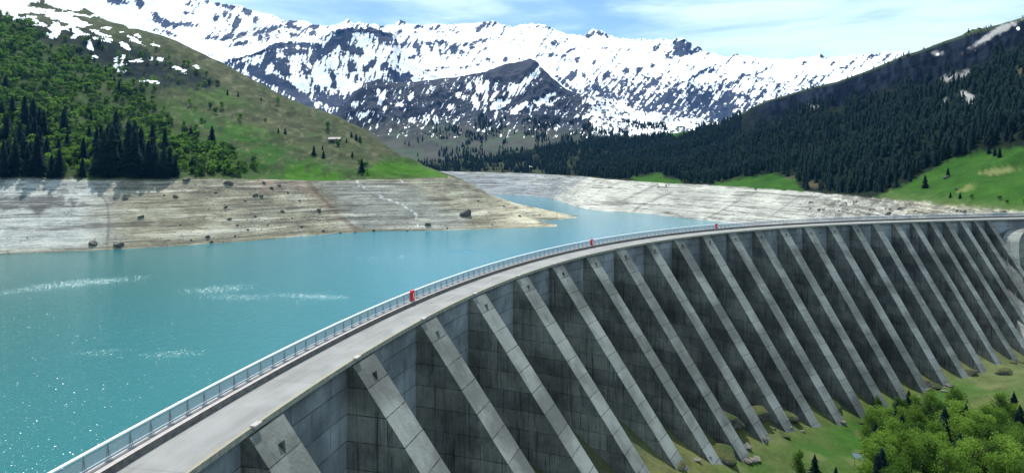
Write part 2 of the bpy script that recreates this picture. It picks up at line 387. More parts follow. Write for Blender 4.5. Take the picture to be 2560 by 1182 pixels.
post_me = b.mesh('post', M['post'])
ps = np.arange(-2.0, 290, 1.65)
for s in ps[:99]:
    o = rpart('post', post_me, crest(s, RL, .5)); o.rotation_euler.z = math.pi/2-float(np.interp(s, cS, cT))
far = MB()
for s in ps[99:]:
    T, N = frame(s); c = crest(s, RL, .5)
    far.tube(c-T*.09, c+np.array((0, 0, 1.12)), .025, 3); far.tube(c+T*.09, c+np.array((0, 0, 1.12)), .025, 3)
o = rpart('post', far.mesh('post_run', M['post'])); o['kind'] = 'stuff'
# red lifebuoy cabinets on the railing
def cabinet(px, label):
    X = [1280+F*crest(s, 4.85)[0]/crest(s, 4.85)[1] for s in np.arange(-10, 280, .5)]; s = float(np.interp(px, X, np.arange(-10, 280, .5)))
    T, N = frame(s); c = crest(s, 4.80, .5); e = tag(empty('lifebuoy_cabinet', tuple(c)), label, 'cabinet', 'red cabinets on the crest railing')
    z = np.array((0, 0, 1.))
    b = MB(); b.box(z*.68, T*.33, N*.17, z*.60); obj('body', b.mesh('body', M['red']), e)
    b = MB(); b.box(z*.70+N*.185, T*.27, N*.012, z*.50); d = obj('door', b.mesh('door', M['red']), e)
    b = MB(); b.box(z*.62+N*.203, T*.045, N*.004, z*.26); b.tube(z*.98+N*.200, z*.98+N*.208, .07, 10); b.box(z*.78+N*.203-T*.01, T*.12, N*.003, z*.03); obj('emblem', b.mesh('emblem', M['white']), d)
    b = MB(); b.box(z*1.30, T*.36, N*.21, z*.025); obj('roof', b.mesh('roof', M['red']), e)
cabinet(1030, 'red upright cabinet on the dam railing, the nearest and largest of the three')
cabinet(1479, 'red upright cabinet halfway along the dam railing, the middle one of three')
cabinet(1791, 'small red cabinet far along the railing where the lake shore meets the crest')

# thrust block of the arch at the right edge: a curving sloping rib with a stair
rib = [(2700, 566, 206), (2620, 565, 205), (2572, 569, 204), (2543, 577, 202), (2528, 598, 199), (2526, 640, 196), (2534, 690, 192), (2548, 745, 187), (2566, 800, 181), (2596, 880, 172), (2656, 1010, 158)]
rp = np.array([w3(*r) for r in rib]); tt = np.linspace(0, len(rib)-1, 61)
def cr(t):
    i = int(min(max(math.floor(t), 0), len(rp)-2)); f = t-i; p = [rp[max(i-1, 0)], rp[i], rp[i+1], rp[min(i+2, len(rp)-1)]]
    return .5*((2*p[1])+(-p[0]+p[2])*f+(2*p[0]-5*p[1]+4*p[2]-p[3])*f*f+(-p[0]+3*p[1]-3*p[2]+p[3])*f**3)
rc = np.array([cr(t) for t in tt]); b = MB(); lat = []
for i in range(len(rc)):
    d = rc[min(i+1, 60)]-rc[max(i-1, 0)]; d[2] = 0; d /= np.linalg.norm(d)+1e-9; lat.append(np.array((-d[1], d[0], 0)))
for i in range(60):
    a, c = rc[i], rc[i+1]; la, lc = lat[i], lat[i+1]; wd = 2.2; dn = np.array((0, 0, -16.))
    b.quadauto(a-la*wd, c-lc*wd, c+lc*wd, a+la*wd, 0)
    b.quadauto(a-la*wd, a-la*(wd+1)+dn, c-lc*(wd+1)+dn, c-lc*wd, 1); b.quadauto(a+la*wd, c+lc*wd, c+lc*wd+dn, a+la*wd+dn, 1)
th = dpart('thrust_block', b.mesh('thrust_block', [M['strip'], M['side']]))
b = MB()
for i in range(24, 58):
    a = rc[i]-lat[i]*.9; c = rc[i+1]-lat[i+1]*.9; b.tube(a+(0, 0, 1.0), c+(0, 0, 1.0), .05, 4); b.tube(a, a+np.array((0, 0, 1.)), .05, 4); b.tube((a+c)/2, (a+c)/2+np.array((0, 0, 1.)), .05, 4)
dpart('stair_railing', b.mesh('stair_railing', M['post']), th)

# ------------------------------------------------------------------ lake
wp = [tuple(crest(s, 3.5, WATER)) for s in np.arange(-60, 296, 6)]
wp += [(330, 230, WATER), (700, 500, WATER), (1000, 1600, WATER), (-300, 1700, WATER), (-1200, 1200, WATER), (-1200, -40, WATER), (wp[0][0]-5, -40, WATER)]
lake = obj('water', mesh_np('water', wp, [list(range(len(wp)))[::-1]], M['water'])); tag(lake, kind='structure')

# wavelets: small tilted wave faces that catch the sun, denser where the wind ruffles the lake
def wavelets():
    r = np.random.RandomState(77); pts = []
    def add(n, f, lo, hi, y0=620, y1=1200, x0=-80, x1=1400):
        k = 0
        for _ in range(n*12):
            if k >= n: break
            py = r.uniform(y0, y1); D = 58*F/(py-YH); px = r.uniform(x0, x1); X = (px-1280)/F*D
            if not f(px, py): continue
            q = np.hypot(cX-X, cY-D).argmin(); dx, dy = X-cX[q], D-cY[q]
            if dx*math.cos(cT[q])-dy*math.sin(cT[q]) > -7: continue
            pts.append((X, D, r.uniform(lo, hi))); k += 1
    add(650, lambda a, b: r.rand() < math.exp(-a/330.)*sstep(700, 1150, b), .035, .085)
    add(1500, lambda a, b: r.rand() < math.exp(-a/600.)*(.3+.7*sstep(620, 900, b)), .025, .06)
    pw = [(210, 706, 200, 11, -5, 1500), (60, 725, 150, 9, -5, 300), (540, 722, 120, 12, -4, 700), (780, 740, 130, 9, 2, 800), (600, 742, 120, 9, 0, 400), (430, 885, 110, 12, -3, 350), (250, 880, 100, 12, -3, 150), (930, 643, 60, 3, 2, 90), (1000, 640, 40, 3, 2, 50)]
    for e in pw:
        add(int(e[5]*.9), lambda a, b: r.rand() < np.clip(ell(a, b, e)*1.4, 0, 1)**1.3, .03, .06, e[1]-20, e[1]+20, e[0]-e[2], e[0]+e[2])
    V = []; Fc = []; hv = np.array(sd)
    for X, D, w in pts:
        v = -np.array((X, D, WATER-HC)); v /= np.linalg.norm(v); h = v+sd; h /= np.linalg.norm(h); h = h+r.normal(size=3)*.11; h[2] = max(h[2], .5); h /= np.linalg.norm(h)
        w = w*(1+D/260); a = np.cross(h, (0., 1., 0.)); a /= np.linalg.norm(a); b_ = np.cross(h, a); c = np.array((X, D, WATER+.05+w*.3)); i = len(V)
        V += [c-a*w, c-b_*w*.7, c+a*w, c+b_*w*.7, c-h*w*.5]; Fc += [(i, i+1, i+2, i+3)]
    V = [v for k, v in enumerate(V) if k % 5 != 4]; Fc = np.arange(len(V)).reshape(-1, 4)
    t = NT('wave_glint', .27, .8); t.col((.05, .28, .30)); t.b.inputs['IOR'].default_value = 1.33
    o = obj('wavelets', mesh_np('wavelets', V, Fc, t.mat)); tag(o, 'sparkling wind ripples scattered over the turquoise lake', 'ripples', kind='stuff')
SE, SA = 62., -17.                                    # elevation, azimuth from +Y towards +X
sd = np.array((math.sin(R(SA))*math.cos(R(SE)), math.cos(R(SA))*math.cos(R(SE)), math.sin(R(SE))))
wavelets()

# ------------------------------------------------------------------ terrain patches in polar rows
class Patch: pass
def patch(us, knots, ns, disp):
    """knots(u) -> arrays D[k,u], z[k,u]; ns rows between knots"""
    K = knots(us); rows_D = []; rows_z = []; rk = []
    for k in range(len(K)-1):
        n = ns[k]
        for j in range(n):
            f = j/n; rows_D.append(K[k][0]*(1-f)+K[k+1][0]*f); rows_z.append(K[k][1]*(1-f)+K[k+1][1]*f); rk.append(k+f)
    rows_D.append(K[-1][0]); rows_z.append(K[-1][1]); rk.append(len(K)-1.)
    D = np.array(rows_D); Z = np.array(rows_z); U = np.tile(us, (len(D), 1)); RK = np.array(rk)[:, None]*np.ones_like(D)
    X = (U-1280)/F*D; p = Patch(); p.P = np.stack([X, D, Z], -1); p.rk = RK; p.U = U
    p.P[..., 2] += disp(X, D, RK, U); p.px, p.py = proj(p.P); return p
def grid_faces(p):
    r, c = p.px.shape; i = np.arange(r*c).reshape(r, c)
    return np.stack([i[:-1, :-1], i[:-1, 1:], i[1:, 1:], i[1:, :-1]], -1).reshape(-1, 4)
def build(name, p, mat, col, attrs):
    o = obj(name, mesh_np(name, p.P.reshape(-1, 3), grid_faces(p), mat, col=col.reshape(-1, 3), attrs={k: v.ravel() for k, v in attrs.items()}, smooth=True))
    return tag(o, kind='structure')
def zc(y, D): return HC-(y-YH)*D/F
def smooth_tab(u, tab):
    return lerp(u, tab)

# ---- left hill with its drained bank and the spit
def k_left(u):
    yw = lerp(u, [(-900, 690), (-300, 650), (0, 635), (200, 628), (400, 617), (640, 601), (740, 592), (850, 583), (950, 578), (1100, 576), (1250, 571), (1392, 567), (1400, 552), (1446, 544), (1452, 560)])
    Dw = 87000/(yw-YH)
    yb = lerp(u, [(-900, 440), (0, 447), (100, 452), (560, 451), (720, 451), (880, 449), (1000, 446), (1060, 444), (1110, 444), (1140, 450), (1170, 459), (1230, 491), (1290, 511), (1360, 526), (1446, 543), (1452, 560)])
    Db = Dw+lerp(u, [(-900, 60), (0, 66), (640, 72), (1000, 75), (1110, 84), (1170, 98), (1290, 108), (1395, 108), (1400, 40), (1446, 8), (1452, 8)])
    yr = lerp(u, [(-900, -900), (-300, -240), (0, -62), (100, -25), (162, 0), (237, 34), (271, 51), (338, 68), (406, 88), (474, 117), (528, 145), (575, 169), (640, 203), (760, 262), (850, 291), (930, 336), (1000, 386),
                  (1060, 416), (1110, 432), (1140, 442), (1170, 456), (1230, 488), (1290, 508), (1360, 523), (1446, 541), (1452, 560)])
    Dr = lerp(u, [(-900, 1100), (0, 1150), (400, 1060), (640, 960), (850, 880), (1000, 800), (1060, 745), (1110, 700), (1140, 680), (1170, 672), (1395, 680), (1446, 690), (1452, 692)])
    Dr = np.maximum(Dr, Db+4)
    zb, zr = zc(yb, Db), zc(yr, Dr)
    zr = np.maximum(zr, WATER-2); zb = np.maximum(zb, WATER-1)
    e = sstep(1446, 1452, u)*6
    K = [(Dw-70, np.full_like(u, -75.)), (Dw, WATER-e), (Db, zb-e)]
    for f, g in ((.33, .25), (.66, .6)):
        K.append((Db+(Dr-Db)*f, zb+(zr-zb)*g-e))
    K += [(Dr, zr-e), (Dr+25, zr-3-e), (Dr+220, np.minimum(zr-90, -70))]
    return K
def d_left(X, Y, rk, U):
    land = sstep(1.9, 2.3, rk)*sstep(7, 6, rk); n = (fbm(X/60, Y/60, 6, 3)-.5)*16+(ridged(X/140, Y/140, 4, 5)-.5)*22
    taper = sstep(1130, 1000, U); rid = 1-.75*np.exp(-((rk-5)/.25)**2)
    bank = sstep(.9, 1.1, rk)*sstep(2.05, 1.9, rk); nb = (fbm(X/18, Y/18, 5, 9)-.5)*3.4+(ridged(X/90, Y/200, 3, 8)-.5)*5
    dip = -13*np.exp(-((Y-624)/17)**2)*sstep(1290, 1375, U)*(rk > .9)
    return n*land*taper*rid+nb*bank*sstep(.98, 1.3, rk)+dip
usL = np.r_[np.arange(-900, -60, 8.), np.arange(-60, 1453, 2.4)]
L = patch(usL, k_left, [4, 64, 50, 50, 60, 3, 8], d_left)
x, y = L.px, L.py; X, Y, Z = L.P[..., 0], L.P[..., 1], L.P[..., 2]
n1 = fbm(x/55, y/28, 6, 21); n2 = fbm(x/14, y/9, 5, 22); n3 = fbm(X/35, Y/35, 5, 23)
GR, BR, OL, DK = (.038, .088, .020), (.080, .082, .048), (.060, .085, .030), (.018, .026, .024)
BRT = (.050, .125, .016)
col = mix(OL, GR, sstep(.35, .65, n1+.25*sstep(200, 420, y)-.05))
upper = sstep(-10, 40, (x*.42+20)-y+60*(n1-.5)+60)           # brown grass near the skyline
col = mix(col, BR, upper*.8*sstep(.25, .6, n2+.2))
col = mix(col, (.15, .145, .085), sstep(.60, .72, n2)*.5)
for P_, s_ in (([(690, 430), (760, 405), (860, 440), (850, 452), (700, 452)], 1.), ([(960, 400), (1010, 395), (1100, 430), (1120, 445), (900, 445), (880, 430)], 1.), ([(560, 300), (700, 330), (700, 350), (560, 330)], .5), ([(420, 210), (560, 225), (640, 270), (500, 260)], .4)):
    col = mix(col, BRT, sstep(-12, 14, poly(x, y, P_)+10*(n2-.5))*s_)
dark = sstep(-14, 10, poly(x, y, [(60, 62), (140, 66), (230, 84), (330, 116), (420, 152), (520, 192), (545, 218), (470, 218), (330, 208), (290, 190), (220, 160), (120, 118)])+40*(n2-.5))
col = mix(col, DK, dark*.95)
scrub = sstep(-25, 30, poly(x, y, [(-900, -100), (0, 30), (150, 110), (300, 190), (420, 260), (560, 380), (720, 450), (-900, 460)])+40*(n1-.5))
col = mix(col, (.05, .065, .028), scrub*.65*sstep(.3, .6, n2+.12))
col = mix(col, (.045, .05, .03), sstep(.56, .66, fbm(x/22, y/13, 5, 31))*.6*sstep(1200, 900, x))
# the drained bank
bk = sstep(2.03, 1.98, L.rk+.05*(n2-.5))*sstep(.7, .99, L.rk); bk = np.where(U_ := (L.px > 1120), np.maximum(bk, sstep(-6, 4, y-(442+(x-1120)*.32)+10*(n2-.5))), bk)
gb = mix((.20, .185, .13), (.30, .285, .21), sstep(.3, .7, n1))
gb = mix(gb, (.42, .44, .42), sstep(330, 180, x+120*(n1-.5))*.85)
gb = mix(gb, (.23, .24, .215), sstep(-20, 15, poly(x, y, [(790, 455), (1010, 460), (1170, 560), (1090, 590), (880, 580), (840, 500)])+24*(n1-.5))*.8)
gb = mix(gb, (.26, .17, .13), sstep(-10, 14, poly(x, y, [(640, 445), (760, 450), (830, 520), (905, 580), (885, 590), (790, 500), (740, 470), (650, 480)])+24*(n2-.5))*.55)
gb = mix(gb, (.50, .46, .33), sstep(1180, 1330, x)*.8)
gb = mix(gb, (.12, .11, .10), sstep(.52, .66, fbm(x/26, y/7, 5, 41)+.0)*sstep(1.55, 1.9, L.rk)*.55)
rk1 = sstep(-6, 6, poly(x, y, [(-50, 505), (60, 488), (150, 490), (210, 508), (110, 520), (95, 540), (70, 520), (-50, 525)])+26*(n2-.5)); gb = mix(gb, (.08, .08, .08), rk1*.8)
def track(pts, w, nz=6):
    d = np.full(x.shape, 1e9)
    for (x0, y0), (x1, y1) in zip(pts[:-1], pts[1:]):
        t = np.clip(((x-x0)*(x1-x0)+(y-y0)*(y1-y0))/((x1-x0)**2+(y1-y0)**2), 0, 1); d = np.minimum(d, np.hypot(x-x0-t*(x1-x0), y-y0-t*(y1-y0)))
    return sstep(w, w*.4, d+nz*(n2-.5))
gb = mix(gb, (.16, .16, .14), track([(240, 470), (268, 510), (272, 560), (268, 625)], 5)*.7)
gb = mix(gb, (.13, .10, .08), track([(770, 455), (800, 490), (850, 540), (900, 580)], 6)*.8)
gb = mix(gb, (.80, .82, .83), track([(885, 440), (898, 462), (950, 490), (1005, 512), (1040, 535), (1046, 575)], 3.4, 8)*sstep(.36, .6, fbm(x/7, y/5, 3, 44))*.62)
gb = mix(gb, (.80, .82, .83), track([(990, 440), (1008, 456)], 3, 5)*.5)
gb = mix(gb, (.20, .18, .12), sstep(1.10, 1.0, L.rk)*.75)
col = mix(col, gb, bk)
snowL = [(160, 12, 50, 12, 10), (60, 26, 70, 7, 3), (130, 33, 110, 4, 4), (165, 48, 60, 10, 18), (30, 40, 22, 8, 20), (210, 60, 14, 5, 20), (55, 52, 22, 5, 20), (100, 60, 20, 6, 20), (140, 72, 16, 14, 60), (133, 90, 5, 14, 95), (175, 72, 22, 5, 12), (200, 84, 18, 6, 15), (75, 44, 14, 5, 0),
         (240, 80, 22, 3, 20), (245, 96, 12, 4, 10), (270, 100, 10, 4, 20), (335, 100, 22, 4, 32), (345, 90, 9, 3, 20), (265, 70, 9, 3, 5), (312, 115, 12, 4, 32), (300, 148, 14, 7, -35), (345, 152, 14, 3, -8), (377, 147, 5, 4, 0), (400, 151, 8, 5, 10), (450, 174, 16, 4, 22), (235, 143, 6, 4, 0), (290, 165, 20, 4, -15), (225, 115, 12, 6, 70), (492, 167, 6, 3, 25), (375, 205, 18, 2.5, 6), (300, 176, 12, 3, 0), (190, 90, 10, 5, -30), (330, 66, 14, 3, 12), (388, 113, 6, 2, 20), (15, 12, 30, 10, 20)]
sn = sstep(-3, 2, ells(x, y, snowL)*1.2+14*(fbm(x/16, y/3.5, 5, 51, .6)-.5))*(1-bk)
sn = sstep(.3, .6, sn); sn = np.maximum(sn, sstep(-70, 30, 20-y+110*(fbm(x/50, y/22, 5, 52)-.5)-.3*np.abs(x))*(x > -900))
gullyL = dark*.10*(sn < .3)*sstep(.45, .6, n2+.1)
stones = sstep(.40, .62, fbm(x/60, y/30, 4, 61)+.35*np.exp(-((x-690)/110)**2)+.25*(x > 1180)-.12*(x < 250))
build('hillside', L, M['hill'], col, dict(bank=bk, snow=sn, stones=stones))

# ---- right hill: bank, forest slope, cliff band, meadow
def k_right(u):
    yw = lerp(u, [(900, 484), (1260, 486), (1330, 490), (1370, 494), (1440, 518), (1460, 523), (1500, 527), (1578, 531), (1640, 537), (1747, 549), (1855, 561), (1903, 568), (2000, 578), (2200, 620)])
    Dw = 87000/(yw-YH); Dw = np.where(u > 1903, lerp(u, [(1903, 569), (2000, 520), (2100, 470), (2260, 360), (2350, 318), (2450, 268), (2560, 240), (2700, 232), (3600, 225)]), Dw)
    yb = lerp(u, [(900, 424), (1100, 428), (1270, 432), (1400, 438), (1470, 443), (1500, 447), (1600, 454), (1700, 460), (1790, 465), (1900, 472), (2000, 480), (2100, 488), (2170, 495), (2260, 503), (2350, 512), (2450, 522), (2560, 533), (3600, 560)])
    Db = Dw+lerp(u, [(900, 70), (1300, 80), (1380, 130), (1440, 190), (1500, 140), (1600, 75), (1900, 62), (2200, 60), (2560, 50), (3600, 50)])
    yr = lerp(u, [(900, 418), (1040, 418), (1100, 410), (1200, 395), (1300, 375), (1400, 362), (1500, 350), (1618, 342), (1686, 333), (1754, 324), (1788, 315), (1821, 304), (1855, 284), (1889, 264), (1920, 251), (1971, 236), (2022, 220), (2089, 205), (2157, 181), (2225, 153), (2258, 139), (2292, 129),
                  (2343, 111), (2387, 96), (2428, 81), (2495, 62), (2560, 42), (3000, -80), (3600, -200)])
    Dr = lerp(u, [(900, 1500), (1200, 1560), (1500, 1560), (1650, 1500), (1920, 1250), (2100, 1080), (2300, 920), (2560, 800), (3600, 700)])
    sm = lambda a: np.convolve(np.pad(a, 14, mode='edge'), np.hanning(31)[1:-1]/np.hanning(31).sum(), 'valid')
    Dw = np.where(u < 1800, sm(Dw), Dw); Db = np.where(u < 1800, sm(Db), Db)
    zb, zr = zc(yb, Db), zc(yr, Dr); K = [(np.maximum(Dw-60, np.minimum(Dw-18, 212)), np.full_like(u, -70.)), (Dw, WATER+0*u), (Db, zb)]
    for f, g in ((.35, .22), (.7, .55), (.86, .78)): K.append((Db+(Dr-Db)*f, zb+(zr-zb)*g))
    K += [(Dr, zr), (Dr+30, zr-4), (Dr+250, zr-160)]
    return K
def d_right(X, Y, rk, U):
    land = sstep(1.95, 2.4, rk); n = (fbm(X/70, Y/70, 6, 73)-.5)*18+(ridged(X/160, Y/160, 4, 75)-.5)*26; rid = (1-.9*sstep(5.1, 5.85, rk)*(rk < 6.6))
    cl = sstep(3.9, 4.3, rk)*sstep(6., 5.2, rk)*sstep(1850, 1950, U)*(ridged(X/60, Y/60, 5, 78)-.4)*30*rid
    bank = sstep(.9, 1.1, rk)*sstep(2.05, 1.9, rk); rough = sstep(1980, 2120, U)
    nb = (fbm(X/18, Y/18, 5, 79)-.5)*(2.6+3*rough)+(ridged(X/9, Y/9, 4, 80)-.5)*4.0*rough
    return n*land*rid*(.5+.5*sstep(2, 3, rk))+cl+nb*bank*sstep(.98, 1.3, rk)
usR = np.r_[np.arange(900, 2640, 3.), np.arange(2640, 3600, 12.)]
Rp = patch(usR, k_right, [4, 56, 46, 44, 26, 30, 3, 6], d_right)
x, y = Rp.px, Rp.py; X, Y, Z = Rp.P[..., 0], Rp.P[..., 1], Rp.P[..., 2]
n1 = fbm(x/55, y/28, 6, 121); n2 = fbm(x/14, y/9, 5, 122)
MEAD = [(2195, 492), (2230, 476), (2268, 462), (2330, 425), (2360, 405), (2400, 392), (2440, 382), (2600, 365), (3600, 300), (3600, 600), (2560, 545), (2400, 522), (2280, 505)]
MEADS = [MEAD, [(1575, 446), (1650, 434), (1660, 448), (1700, 452), (1705, 461), (1600, 456)], [(1785, 460), (1850, 448), (1930, 436), (1985, 450), (2010, 478), (1900, 475), (1790, 468)], [(1655, 330), (1720, 318), (1740, 325), (1690, 345)]]
mead = np.full(x.shape, -99.)
for P_ in MEADS: mead = np.maximum(mead, poly(x, y, P_))
col = mix((.008, .014, .010), (.018, .024, .014), n1)
col = mix(col, (.055, .062, .032), sstep(1650, 1250, x)*sstep(.35, .6, n2))
cliff = sstep(4.35, 4.6, Rp.rk+.25*(n2-.5))*sstep(1820, 1950, x); col = mix(col, mix((.003, .006, .012), (.013, .019, .030), sstep(.35, .7, fbm(x/9, y/22, 5, 131))), cliff)  # cliff colour near black: the slope's shade is painted into the albedo
col = mix(col, (.06, .08, .035), sstep(5.8, 5.97, Rp.rk)*.8)
def palepatch(L_): return sstep(-4, 3, ells(x, y, L_)+10*(fbm(x/9, y/7, 4, 133)-.5))
col = mix(col, (.36, .35, .34), palepatch([(2385, 193, 34, 7, -14), (2435, 180, 24, 8, -8), (2475, 90, 52, 6, -33), (2520, 68, 24, 5, -30), (2028, 268, 14, 5, 0), (2345, 134, 7, 3, 0), (2420, 250, 26, 16, 40), (2360, 262, 8, 14, 20), (2515, 228, 8, 4, 0), (2258, 233, 8, 5, -30)])*.85)
col = mix(col, (.10, .085, .05), palepatch([(2550, 185, 18, 14, 0), (1960, 455, 26, 10, -25), (2030, 460, 16, 8, 0)])*.7)
mm = sstep(-7, 5, mead+14*(n2-.5)); gc = mix((.022, .070, .012), (.045, .105, .018), n1); gc = mix(gc, (.22, .22, .09), palepatch([(2500, 428, 44, 8, -6), (2420, 470, 20, 6, -20)])*.6)
gc = mix(gc, (.09, .12, .045), sstep(-30, 10, y-(500+(x-2300)*.1)+30*(n2-.5))*.7*(x > 2200))
col = mix(col, gc, mm)
bk = sstep(2.03, 1.98, Rp.rk+.05*(n2-.5)); gb = mix((.40, .39, .345), (.52, .51, .45), sstep(.3, .7, n1))
gb = mix(gb, (.27, .285, .30), sstep(8, -8, x-(1478-(y-440)*1.7)+20*(n2-.5))*.85); gb = mix(gb, (.42, .38, .26), sstep(2150, 2350, x)*.7)
rr = sstep(1990, 2100, x)*sstep(.42, .6, fbm(x/16, y/8, 5, 141)); gb = mix(gb, (.15, .135, .115), rr*.75)
gb = mix(gb, (.20, .19, .16), sstep(.55, .68, fbm(x/30, y/6, 5, 142))*sstep(1.5, 1.9, Rp.rk)*.6)
for pts in ([(1460, 448), (1400, 470), (1340, 480)], [(1680, 480), (1600, 515), (1580, 531)], [(1850, 500), (1800, 530), (1760, 548)], [(1640, 462), (1560, 500)], [(2000, 490), (1920, 545)]):
    gb = mix(gb, (.22, .21, .19), track(pts, 4, 6)*.7)
col = mix(col, gb, bk)
stR = sstep(1900, 2100, x)*.9+.15*sstep(.5, .7, n1)
snR = sstep(-3, 2, ells(x, y, [(2028, 268, 8, 3, 10), (2200, 158, 5, 2, 0), (2345, 137, 3, 2, 0), (1330, 415, 5, 2, 0), (1350, 392, 6, 2, 0), (1385, 352, 5, 3, 0), (1490, 330, 6, 2, 0), (2545, 72, 4, 4, 0)])+4*(n2-.5))
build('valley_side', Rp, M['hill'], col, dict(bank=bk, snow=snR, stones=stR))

# ---- central mountain below the snow
def k_mid(u):
    yr = lerp(u, [(500, 330), (780, 300), (843, 281), (877, 246), (911, 208), (945, 195), (980, 205), (1040, 203), (1080, 199), (1148, 190), (1215, 177), (1250, 163), (1280, 157), (1324, 145), (1344, 159), (1381, 193), (1415, 220), (1449, 233), (1517, 245), (1580, 270), (1640, 292), (1760, 312), (2100, 320)])
    Dr = lerp(u, [(500, 2300), (900, 2400), (1324, 2500), (1500, 2300), (2100, 2100)]); y1 = lerp(u, [(500, 380), (900, 370), (1100, 345), (1300, 335), (1400, 320), (1560, 318), (2100, 335)])
    D1 = 1900+0*u; z1, zr = zc(y1, D1), zc(yr, Dr)
    return [(1480+0*u, -20+0*u), (D1, z1), (D1*.45+Dr*.55, z1+(zr-z1)*.42), (Dr, zr), (Dr+40, zr-12), (Dr+300, zr-260)]
def d_mid(X, Y, rk, U):
    rid = 1-.8*np.exp(-((rk-3)/.3)**2); a = sstep(0, 1.2, rk)
    return ((ridged(X/190, Y/260, 5, 91)-.5)*70*sstep(.9, 1.8, rk)+(fbm(X/60, Y/60, 5, 92)-.5)*22+(ridged(X/60, Y/90, 4, 93)-.5)*26*sstep(1, 2, rk))*rid*a
Mp = patch(np.arange(700, 2100, 2.4), k_mid, [30, 46, 60, 3, 6], d_mid)
x, y = Mp.px, Mp.py; n1 = fbm(x/45, y/24, 6, 221); n2 = fbm(x/12, y/9, 5, 222)
col = mix((.016, .021, .016), (.042, .043, .030), sstep(.3, .65, n1)); col = mix(col, (.025, .05, .02), sstep(.5, .64, fbm(x/40, y/18, 5, 224))*.8)
veg = sstep(300, 345, y+30*(n1-.5)+.04*np.abs(x-1300))
midsnow = [(885, 262, 10, 4, -40), (1000, 240, 5, 22, 25), (955, 245, 6, 20, 20), (915, 285, 18, 7, -20), (870, 292, 6, 4, 0), (1170, 215, 6, 12, -20), (1200, 215, 9, 20, -10), (1215, 235, 5, 30, 5), (1235, 240, 4, 26, 5), (1190, 255, 8, 18, -20), (1250, 262, 26, 8, -22), (1280, 228, 8, 12, -30), (1300, 215, 34, 7, -42), (1330, 195, 26, 5, -52), (1310, 265, 26, 6, -22), (1345, 258, 20, 6, -20), (1285, 280, 10, 5, -20), (1395, 225, 14, 4, -40), (1370, 240, 16, 4, -22), (1375, 262, 8, 4, 10), (1125, 268, 8, 6, 0), (1065, 296, 9, 14, 20), (1092, 300, 6, 8, 0), (1030, 300, 9, 7, 0), (1000, 262, 8, 6, 0), (1240, 285, 5, 14, 0),
           (1475, 252, 12, 7, 20), (1530, 280, 16, 4, 55), (1520, 265, 5, 8, 0), (1465, 292, 8, 4, 0), (1078, 215, 5, 8, 0), (1030, 243, 6, 9, 30), (945, 228, 8, 6, -30), (1150, 240, 10, 8, 10), (960, 275, 8, 4, -40), (1205, 195, 6, 9, 10), (1620, 300, 40, 14, 10), (1680, 305, 40, 12, -10), (1580, 300, 12, 10, 0), (1600, 322, 16, 7, 0), (1560, 310, 6, 8, 0)]
s0 = ells(x, y, midsnow)/5.; sp = fbm(x/10, y/10, 4, 231); sn = .44+np.clip(s0, -.78, .6)*.75+.16*sstep(1120, 1200, x)*sstep(300, 250, y)+(fbm((x*.85+y*.5)/3.6, (x*.5-y*.85)/17, 5, 232, .6)-.5)*3.0+(fbm(x/4, y/4, 3, 234)-.5)*1.1*sstep(215, 290, y)
sn = np.maximum(sn, .05+1.05*(fbm(x/7, y/6, 4, 233))-.6*sstep(1500, 1440, x)-sstep(335, 350, y)-.2*sstep(1750, 1650, x)*0); sn = np.where(y > 345, -.3, sn)
peak = sstep(-6, 8, poly(x, y, [(1180, 188), (1250, 160), (1324, 143), (1345, 165), (1300, 205), (1255, 200), (1200, 200)])); peak = np.maximum(peak, sstep(-5, 6, poly(x, y, [(1375, 196), (1440, 235), (1400, 240), (1370, 222), (1330, 250), (1290, 255), (1340, 215)])))
sn = sn-peak*.8
build('mountain', Mp, M['mid'], col, dict(snow=sn, veg=veg))

# ---- snow mountains
def k_s1(u):
    yr = lerp(u, [(300, 330), (470, 220), (520, 165), (560, 150), (600, 142), (640, 130), (690, 109), (740, 106), (790, 109), (812, 92), (835, 77), (870, 68), (945, 70), (985, 86), (995, 120), (1040, 165), (1120, 200), (1300, 260), (1400, 300)])
    Dr = 3400+0*u; z0, zr = zc(330, 2650.), zc(yr, Dr)
    return [(2650+0*u, z0+0*u), (3060+0*u, z0+(zr-z0)*.42), (Dr, zr), (Dr+30, zr-10), (Dr+300, zr-260)]
def k_s2(u):
    yr = lerp(u, [(-900, -300), (0, -120), (300, -50), (400, -22), (487, 0), (541, 10), (609, 20), (640, 32), (684, 44), (718, 52), (775, 59), (799, 63), (830, 66), (860, 57), (870, 51), (884, 64), (945, 68), (985, 63), (994, 54), (1002, 49), (1010, 55), (1019, 61), (1046, 64), (1080, 63), (1131, 64), (1181, 61), (1232, 54),
                  (1280, 68), (1314, 64), (1354, 60), (1381, 71), (1415, 85), (1459, 89), (1483, 78), (1505, 80), (1517, 88), (1551, 96), (1618, 100), (1666, 98), (1686, 99), (1703, 96), (1715, 97), (1730, 112), (1757, 125), (1781, 135), (1821, 141), (1842, 134), (1855, 140), (1920, 147), (1971, 150), (2005, 143), (2052, 138), (2065, 143), (2089, 145), (2157, 140), (2214, 131), (2258, 131), (2292, 134), (2400, 150), (2700, 180)])
    Dr = lerp(u, [(-900, 4200), (600, 4600), (1300, 4900), (2300, 4000), (2700, 3900)]); D0 = lerp(u, [(-900, 2200), (500, 2600), (900, 2900), (1500, 2700), (2700, 2300)])
    z0 = zc(360, D0); zr = zc(yr, Dr); return [(D0, z0), (D0+(Dr-D0)*.35, z0+(zr-z0)*.26), (D0+(Dr-D0)*.7, z0+(zr-z0)*.62), (Dr, zr), (Dr+30, zr-14), (Dr+400, zr-300)]
